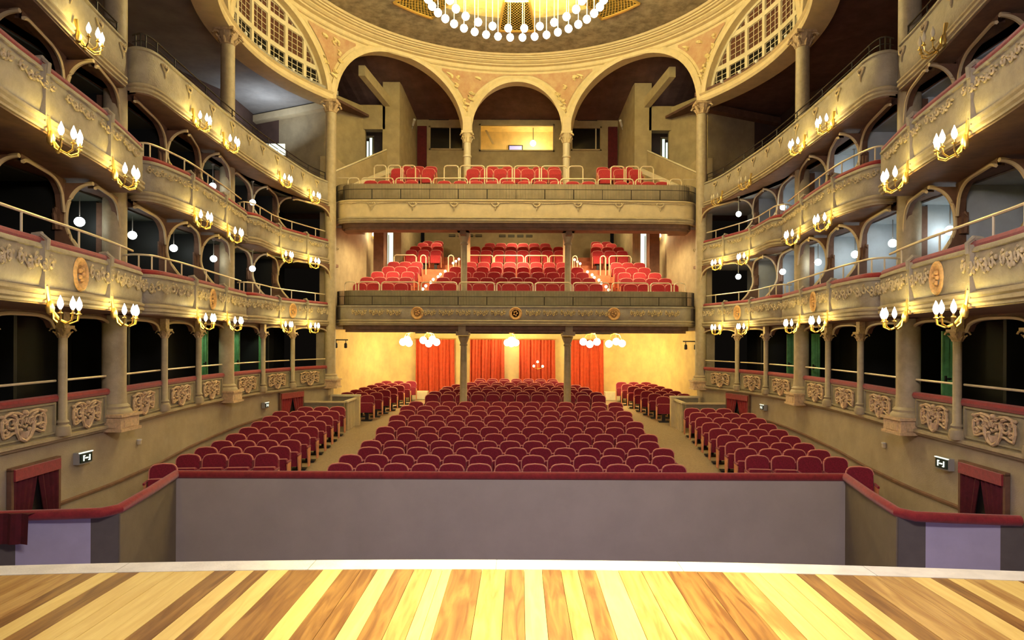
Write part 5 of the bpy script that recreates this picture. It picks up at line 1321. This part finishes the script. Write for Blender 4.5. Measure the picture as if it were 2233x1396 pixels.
# low ramp enclosures with balusters
for s in (-1, 1):
    t = thing('stair_enclosure', 'low grey stair enclosure with baluster end beside the %s side block' % SIDE[s], 'enclosure', (s * 6.5, 21.6, FZ(21)))
    z0 = FZ(21); 
    mb = MB(); mb.box((s * 6.27, 21.15, z0 + 0.47), (1.30, 0.10, 0.98)); mb.build('front_panel', 'panel', t)
    mb = MB(); mb.box((s * 6.25, 21.13, z0 + 0.98), (1.34, 0.16, 0.05)); mb.build('front_coping', 'cream', t)
    mb = MB(); mb.box((s * 5.93, 22.42, z0 + 0.5), (0.9, 0.10, 1.08)); mb.build('rear_panel', 'panel', t)
    mb = MB(); mb.box((s * 5.9, 22.4, z0 + 1.09), (1.0, 0.22, 0.06)); mb.build('rear_coping', 'creamw', t)
    mb = MB(); mb.box((s * 5.50, 22.4, z0 + 0.52), (0.16, 0.20, 1.08)); mb.build('end_pier', 'cream', t)
    for k in range(5):
        mb = MB(); mb.box((s * 5.56, 21.35 + 0.19 * k, z0 + 0.50), (0.06, 0.05, 0.95)); mb.build('baluster', 'cream', t)
    mb = MB(); mb.box((s * 5.56, 21.75, z0 + 1.0), (0.12, 1.3, 0.05)); mb.build('side_coping', 'creamw', t)

# small wall doors with pelmets and curtains
def wall_door(s, d0, d1, z0, z1, label, dk):
    A = Vector((s * W(d0), d0)); B = Vector((s * W(d1), d1)); T = (B - A).normalized(); Nn = Vector((T.y, -T.x)) * (1 if s < 0 else -1); L = (B - A).length; C_ = (A + B) / 2 + Nn * 0.02
    t = thing('curtained_doorway', label, 'doorway', (C_.x, C_.y, z0), rz=facing(Nn))
    def ch(name, mb, m): return child(name, mb.mesh(name, m), t)
    h = z1 - z0
    mb = MB(); mb.box((0, 0.0, h / 2), (L, 0.02, h)); ch('dark_opening', mb, 'black')
    mb = MB()
    for x in (-L / 2, L / 2): mb.box((x, -0.03, h / 2), (0.05, 0.07, h))
    mb.box((0, -0.03, h), (L + 0.05, 0.07, 0.05)); ch('door_frame', mb, 'brown')
    mb = MB(); mb.box((0, -0.06, h - 0.09), (L - 0.03, 0.07, 0.17)); ch('pelmet', mb, 'velvet')
    for sg in (-1, 1):
        mb = MB(); rows_ = []
        for zi in range(7):
            v = zi / 6; z = h - 0.16 - (h - 0.16) * v; wdt = L * 0.48 * (1 - 0.62 * v); n = 20
            rows_.append([(sg * (L / 2 - 0.02 - wdt * u / n), -0.05 - 0.025 * math.sin(u * 1.3), z) for u in range(n + 1)])
        mb.grid(rows_); ch('door_curtain', mb, 'velvet_dark' if dk else 'velvet')
for s in (-1, 1):
    wall_door(s, 9.35, 10.35, 0.02, 1.50, 'curtained doorway with red pelmet in the %s wall near the pit' % SIDE[s], True)
    wall_door(s, 19.9, 21.0, 0.45, 1.72, 'far red-curtained doorway in the %s wall behind the side block' % SIDE[s], False)
# exit signs
def exit_sign(s, d, h, w, hh, label):
    p = Vector((s * (W(d) - 0.10), d)); q = facing(Vector((-s * 0.8, -0.6)).normalized())
    t = thing('exit_sign', label, 'sign', (p.x, p.y, zH(h)), rz=facing(Vector((-s, -0.05)).normalized()))
    mb = MB(); mb.box((0, 0.04, 0), (w + 0.04, 0.10, hh + 0.05)); child('housing', mb.mesh('housing', 'grey'), t)
    mb = MB(); mb.box((0, -0.02, 0), (w, 0.02, hh)); child('sign_face', mb.mesh('sign_face', 'signgreen'), t)
    mb = MB(); a = w / 10; b = hh / 2
    for sg in (-1, 1):
        mb.box((sg * a * 2.6, -0.035, 0), (a * 0.7, 0.01, b * 1.25)); mb.box((sg * a * 2.1, -0.035, b * 0.55 * (1 if sg < 0 else -1)), (a * 1.4, 0.01, b * 0.22))
    mb.box((0, -0.035, 0), (a * 2.6, 0.01, b * 0.28)); mb.box((0, -0.02, hh / 2 + 0.02), (w + 0.04, 0.03, 0.015))
    child('pictogram', mb.mesh('pictogram', 'signwhite'), t)
for s in (-1, 1):
    exit_sign(s, 10.95 if s < 0 else 10.75, -2.05, 0.27, 0.15, 'dark exit sign with white pictogram on the %s wall near the pit doorway' % SIDE[s])
    exit_sign(s, 19.15, -2.0, 0.20, 0.12, 'small exit sign with white pictogram on the %s wall beyond the side block' % SIDE[s])
    p = Vector((s * (W(13.1) - 0.05), 12.9)); t = thing('wall_fitting', 'small white cylindrical fitting on the %s wall' % SIDE[s], 'fitting', (p.x, p.y, zH(-2.10)))
    mb = MB(); mb.lathe([(0.035, 0), (0.045, 0.02), (0.045, 0.09)], (p.x, p.y, zH(-2.15)), 10); mb.build('body', 'creamw', t)
    mb = MB(); mb.lathe([(0.052, 0.085), (0.052, 0.11)], (p.x, p.y, zH(-2.15)), 10); mb.build('cap', 'white', t)
    # pair of small spotlights under the balcony end
    t = thing('spotlight_pair', 'pair of small black spotlights on the plaster by the rear %s column' % SIDE[s], 'spotlight', (s * 6.15, 22.6, zH(-0.12)))
    mb = MB(); mb.box((s * 6.15, 22.62, zH(-0.05)), (0.5, 0.04, 0.04)); mb.build('bar', 'black', t)
    for x in (-0.16, 0.18):
        mb = MB(); mb.lathe([(0.03, -0.12), (0.055, -0.10), (0.05, 0.04), (0.02, 0.07)], (s * 6.15 + x, 22.58, zH(-0.22)), 8); mb.tube([(s * 6.15 + x, 22.6, zH(-0.06)), (s * 6.15 + x, 22.58, zH(-0.16))], 0.012, 4); mb.build('spot_head', 'black', t)
    # round lamp in the passage beside the upper balcony
    t = thing('ceiling_globe', 'small glowing round lamp in the passage behind the %s rear pier' % SIDE[s], 'lamp', (s * 6.2, 27.6, zH(9.2)))
    mb = MB(); mb.sphere((s * 6.2, 27.4, zH(9.42)), 0.10, 10, 8); mb.build('globe', 'globe', t)
    mb = MB(); mb.tube([(s * 6.2, 27.4, zH(9.5)), (s * 6.2, 27.4, zH(9.75))], 0.012, 4); mb.build('stem', 'black', t)
    lamp('ceiling_globe_light', 'POINT', (s * 6.2, 27.4, zH(9.25)), 7, (1, 0.85, 0.6), 0.1, parent=t)
    t = thing('spotlight', 'small white spotlight on the side wall of the upper balcony, %s' % SIDE[s], 'spotlight', (s * 4.66, 28.6, zH(9.5)))
    mb = MB(); mb.tube([(s * 4.62, 28.4, zH(9.45)), (s * 4.50, 28.1, zH(9.6))], [0.05, 0.06], 8); mb.build('head', 'white', t)
    mb = MB(); mb.tube([(s * 4.66, 28.45, zH(9.3)), (s * 4.62, 28.4, zH(9.45))], 0.02, 5); mb.build('arm', 'grey', t)
mb = MB(); mb.box((-8.2, 21.9, zH(6.52)), (0.62, 0.05, 0.22)); mb.box((-8.0, 21.9, zH(6.35)), (0.25, 0.05, 0.2)); mb.box((-8.2, 21.93, zH(5.6)), (0.05, 0.04, 1.8)); o = mb.build('white_board', 'signwhite'); tag(o, 'bright white board in the left top gallery behind the railing', 'board')

# ================================================================ CHANDELIER
t = thing('chandelier', 'large ring chandelier with two rings of glowing globes on thin rods', 'chandelier', (0, CY, zH(9.65)))
sm = MB(); sm.sphere((0, 0, 0), 0.118, 12, 8); cg = sm.mesh('globe', 'globe', True)
rod = MB(); rod.tube([(0, 0, 0.1), (0, 0, 1.48)], 0.012, 5); cr = rod.mesh('rod', 'rail')
for r_, n in ((2.5, 40), (1.9, 24)):
    zt = 11.0 if r_ > 2 else 11.0
    mb = MB(); mb.tube([(r_ * math.sin(2 * PI * k / 60), CY + r_ * math.cos(2 * PI * k / 60), zH(11.13)) for k in range(60)], 0.03, 6, closed=True); ring = mb.build('ring_frame', 'gold', t, smooth=True)
    for k in range(n):
        a = 2 * PI * (k + 0.5) / n
        q = (r_ * math.sin(a), r_ * math.cos(a), 0)
        g_ = child('rod', cr, t, q); child('globe', cg, g_)
mb = MB()
for k in range(8):
    a = 2 * PI * k / 8; mb.tube([(0, CY, zH(11.13)), (2.5 * math.sin(a), CY + 2.5 * math.cos(a), zH(11.13))], 0.02, 5)
mb.lathe([(0.12, zH(10.9)), (0.16, zH(11.0)), (0.05, zH(11.1)), (0.04, zH(11.5))], (0, CY, 0), 12); mb.build('hub_and_spokes', 'gold', t)
for k in range(10):
    a = 2 * PI * k / 10; lamp('chandelier_light', 'POINT', (2.2 * math.sin(a), CY + 2.2 * math.cos(a), zH(9.8)), 47, (1.0, 0.82, 0.42), 0.14, parent=t)
    lamp('dome_fill_light', 'POINT', (2.6 * math.sin(a), CY + 2.6 * math.cos(a), zH(10.65)), 120, (1.0, 0.86, 0.30), 0.1, parent=t)  # extra lights without globes, added to brighten the dome ceiling

# ================================================================ PIT RAIL
PR = [(7.35, 9.0), (6.0, 9.15), (5.68, 9.4), (6.16, 11.9)]
ztop = 0.88
root = thing('pit_wall', 'grey pit partition wall with red padded rail running before the front row', 'wall', (0, 11.9, 0))
mb = MB(); mb.box((0, 11.86, -0.27), (2 * 6.16, 0.08, 2 * (ztop + 0.27)- 0.06)); mb.build('front_panel', 'pitwall', root)
mb = MB(); mb.tube([(-6.2, 11.86, ztop + 0.035), (6.2, 11.86, ztop + 0.035)], 0.075, 10); mb.build('cushion_rail', 'velvet', root, smooth=True)
for s in (-1, 1):
    t = thing('pit_wall', 'angled %s wing of the pit partition with red padded rail' % SIDE[s], 'wall', (s * 5.9, 10.5, 0))
    mb = MB(); mb.hexa([(s * 5.68, 9.4, -1.35), (s * 5.76, 9.4, -1.35), (s * 6.24, 11.82, -1.35), (s * 6.16, 11.82, -1.35), (s * 5.68, 9.4, ztop), (s * 5.76, 9.4, ztop), (s * 6.24, 11.82, ztop), (s * 6.16, 11.82, ztop)]); mb.build('wing_panel', 'pitside', t)
    mb = MB(); mb.tube([(s * 6.18, 11.86, ztop + 0.04), (s * 5.9, 10.5, ztop + 0.04), (s * 5.72, 9.42, ztop + 0.04), (s * 5.85, 9.22, ztop + 0.04), (s * 6.3, 9.14, ztop + 0.04), (s * 7.2, 9.02, ztop + 0.04)], 0.075, 10); mb.build('cushion_rail', 'velvet', t, smooth=True)
    for nm, x0, x1, m_ in (('corner_panel', 5.70, 6.05, 'pitdark'), ('pale_panel', 6.05, 6.98, 'pitlight_tint'), ('end_panel', 6.98, 7.35, 'pitdark')):
        mb = MB(); ya = 9.38 - (x0 - 5.7) * 0.22; yb = 9.38 - (x1 - 5.7) * 0.22
        mb.hexa([(s * x0, ya, -1.35), (s * x1, yb, -1.35), (s * x1, yb + 0.08, -1.35), (s * x0, ya + 0.08, -1.35), (s * x0, ya, ztop), (s * x1, yb, ztop), (s * x1, yb + 0.08, ztop), (s * x0, ya + 0.08, ztop)]); mb.build(nm, m_, t)
mb = MB(); rows_ = []
for zi in range(5):
    v = zi / 4; rows_.append([(-7.4 + 0.75 * u / 12, 8.93 - 0.02 * math.sin(u * 1.7) - 0.02 * v, ztop + 0.10 - 0.42 * v) for u in range(13)])
rows_.insert(0, [(x, y + 0.2, z - 0.02) for x, y, z in rows_[0]])
mb.grid(rows_); o = mb.build('velvet_cloth', 'velvet_dark'); tag(o, 'dark red velvet cloth draped over the left end of the pit rail', 'cloth')

# ================================================================ STAGE
SZ = EYE - 1.6
def lip_y(x): return 4.66 - 0.17 * (x / 3.5) ** 2
mb = MB(); mb.box((0, 2.0, SZ - 0.30), (11.5, 4.9, 0.2)); mb.box((0, 4.3, SZ - 0.9), (11, 0.1, 1.3))
struct('trim_30', mb, 'pitdark', 'dark substructure of the stage front')
root = bpy.data.objects.new('floor', None); COL.objects.link(root); root['kind'] = 'structure'; root['category'] = 'floor'
root['label'] = 'stage floor of long boards in pale, tan and brown wood running towards the audience'; root.location = (0, 2.5, SZ)
rnd = random.Random(11)
pat = 'dldldlddlmlmdldddlmmdmldlmmdlmdddlmdlmdl'
x = -5.2; i = 0
# colours of the boards around the centre follow the photograph
centre = [(-2.90, 'd'), (-2.76, 'l'), (-2.62, 'm'), (-2.50, 'd'), (-2.36, 'l')]
seq = []
cb = [(-1.90, 'm'), (-1.79, 'd'), (-1.66, 'l'), (-1.55, 'd'), (-1.39, 'd'), (-1.27, 'l'), (-1.15, 'm'), (-1.02, 'd'), (-0.90, 'l'), (-0.78, 'd'), (-0.64, 'd'), (-0.52, 'l'), (-0.40, 'd'),
      (-0.29, 'm'), (-0.16, 'l'), (-0.06, 'd'), (0.06, 'd'), (0.14, 'm'), (0.25, 'l'), (0.30, 'd'), (0.42, 'l'), (0.54, 'd'), (0.66, 'm'), (0.78, 'd'), (0.89, 'l'), (1.02, 'l'), (1.14, 'm'), (1.26, 'd'), (1.38, 'd'), (1.52, 'l'), (1.62, 'm')]
edges = []
# plank edges at the lip measured from the photograph, in metres
px = [560, 590, 634, 708, 750, 790, 826, 863, 905, 944, 967, 987, 1053, 1105, 1145, 1184, 1225, 1262, 1300, 1350, 1400, 1456, 1520, 1575]
kk = ['d', 'l', 'd', 'l', 'd', 'd', 'l', 'd', 'm', 'l', 'l', 'd', 'm', 'd', 'l', 'd', 'm', 'd', 'l', 'm', 'm', 'd', 'd', 'l']
cent = [((p - 1134) / 1400 * 4.45 + 0.16) for p in px]
x = cent[0]; left = []
while x > -5.3:
    w = rnd.uniform(0.10, 0.15); left.append((x - w, x, rnd.choice('dlmmlmd'))); x -= w
left.reverse()
bl = left + [(a, b, k) for a, b, k in zip(cent, cent[1:], kk)]
x = cent[-1]
while x < 5.3:
    w = rnd.uniform(0.10, 0.15); bl.append((x, x + w, rnd.choice('ldmmldm'))); x += w
for i, (a, b, k) in enumerate(bl):
    g_ = 0.003; mb = MB(); y1a = lip_y(a) - 0.20; y1b = lip_y(b) - 0.20; dz = rnd.uniform(-0.0015, 0.0)
    a2, b2 = a + g_ / 2, b - g_ / 2
    mb.add([(a2, -0.4, SZ - 0.02), (b2, -0.4, SZ - 0.02), (b2, y1b, SZ - 0.02), (a2, y1a, SZ - 0.02), (a2, -0.4, SZ + dz), (b2, -0.4, SZ + dz), (b2, y1b, SZ + dz), (a2, y1a, SZ + dz)],
           [(3, 2, 1, 0), (4, 5, 6, 7), (0, 1, 5, 4), (1, 2, 6, 5), (2, 3, 7, 6), (3, 0, 4, 7)])
    mb.build('board', 'w%s%d' % (k, rnd.randrange(3)), root)
mb = MB(); mb.box((0, 2.0, SZ - 0.05), (11, 4.6, 0.05)); mb.build('subfloor', 'black', root)
# pale edge strip in lengths
for i in range(8):
    xa = -5.2 + 1.3 * i; xb = xa + 1.3 - 0.003; mb = MB(); n = 6; rows_ = []
    for k in range(n + 1):
        x = xa + (xb - xa) * k / n; y = lip_y(x)
        rows_.append([(x, y - 0.197, SZ - 0.02), (x, y - 0.197, SZ + 0.002), (x, y - 0.01, SZ + 0.002), (x, y, SZ - 0.01), (x, y, SZ - 0.22), (x, y - 0.05, SZ - 0.22)])
    mb.grid(rows_); mb.build('edge_board', 'lip', root)
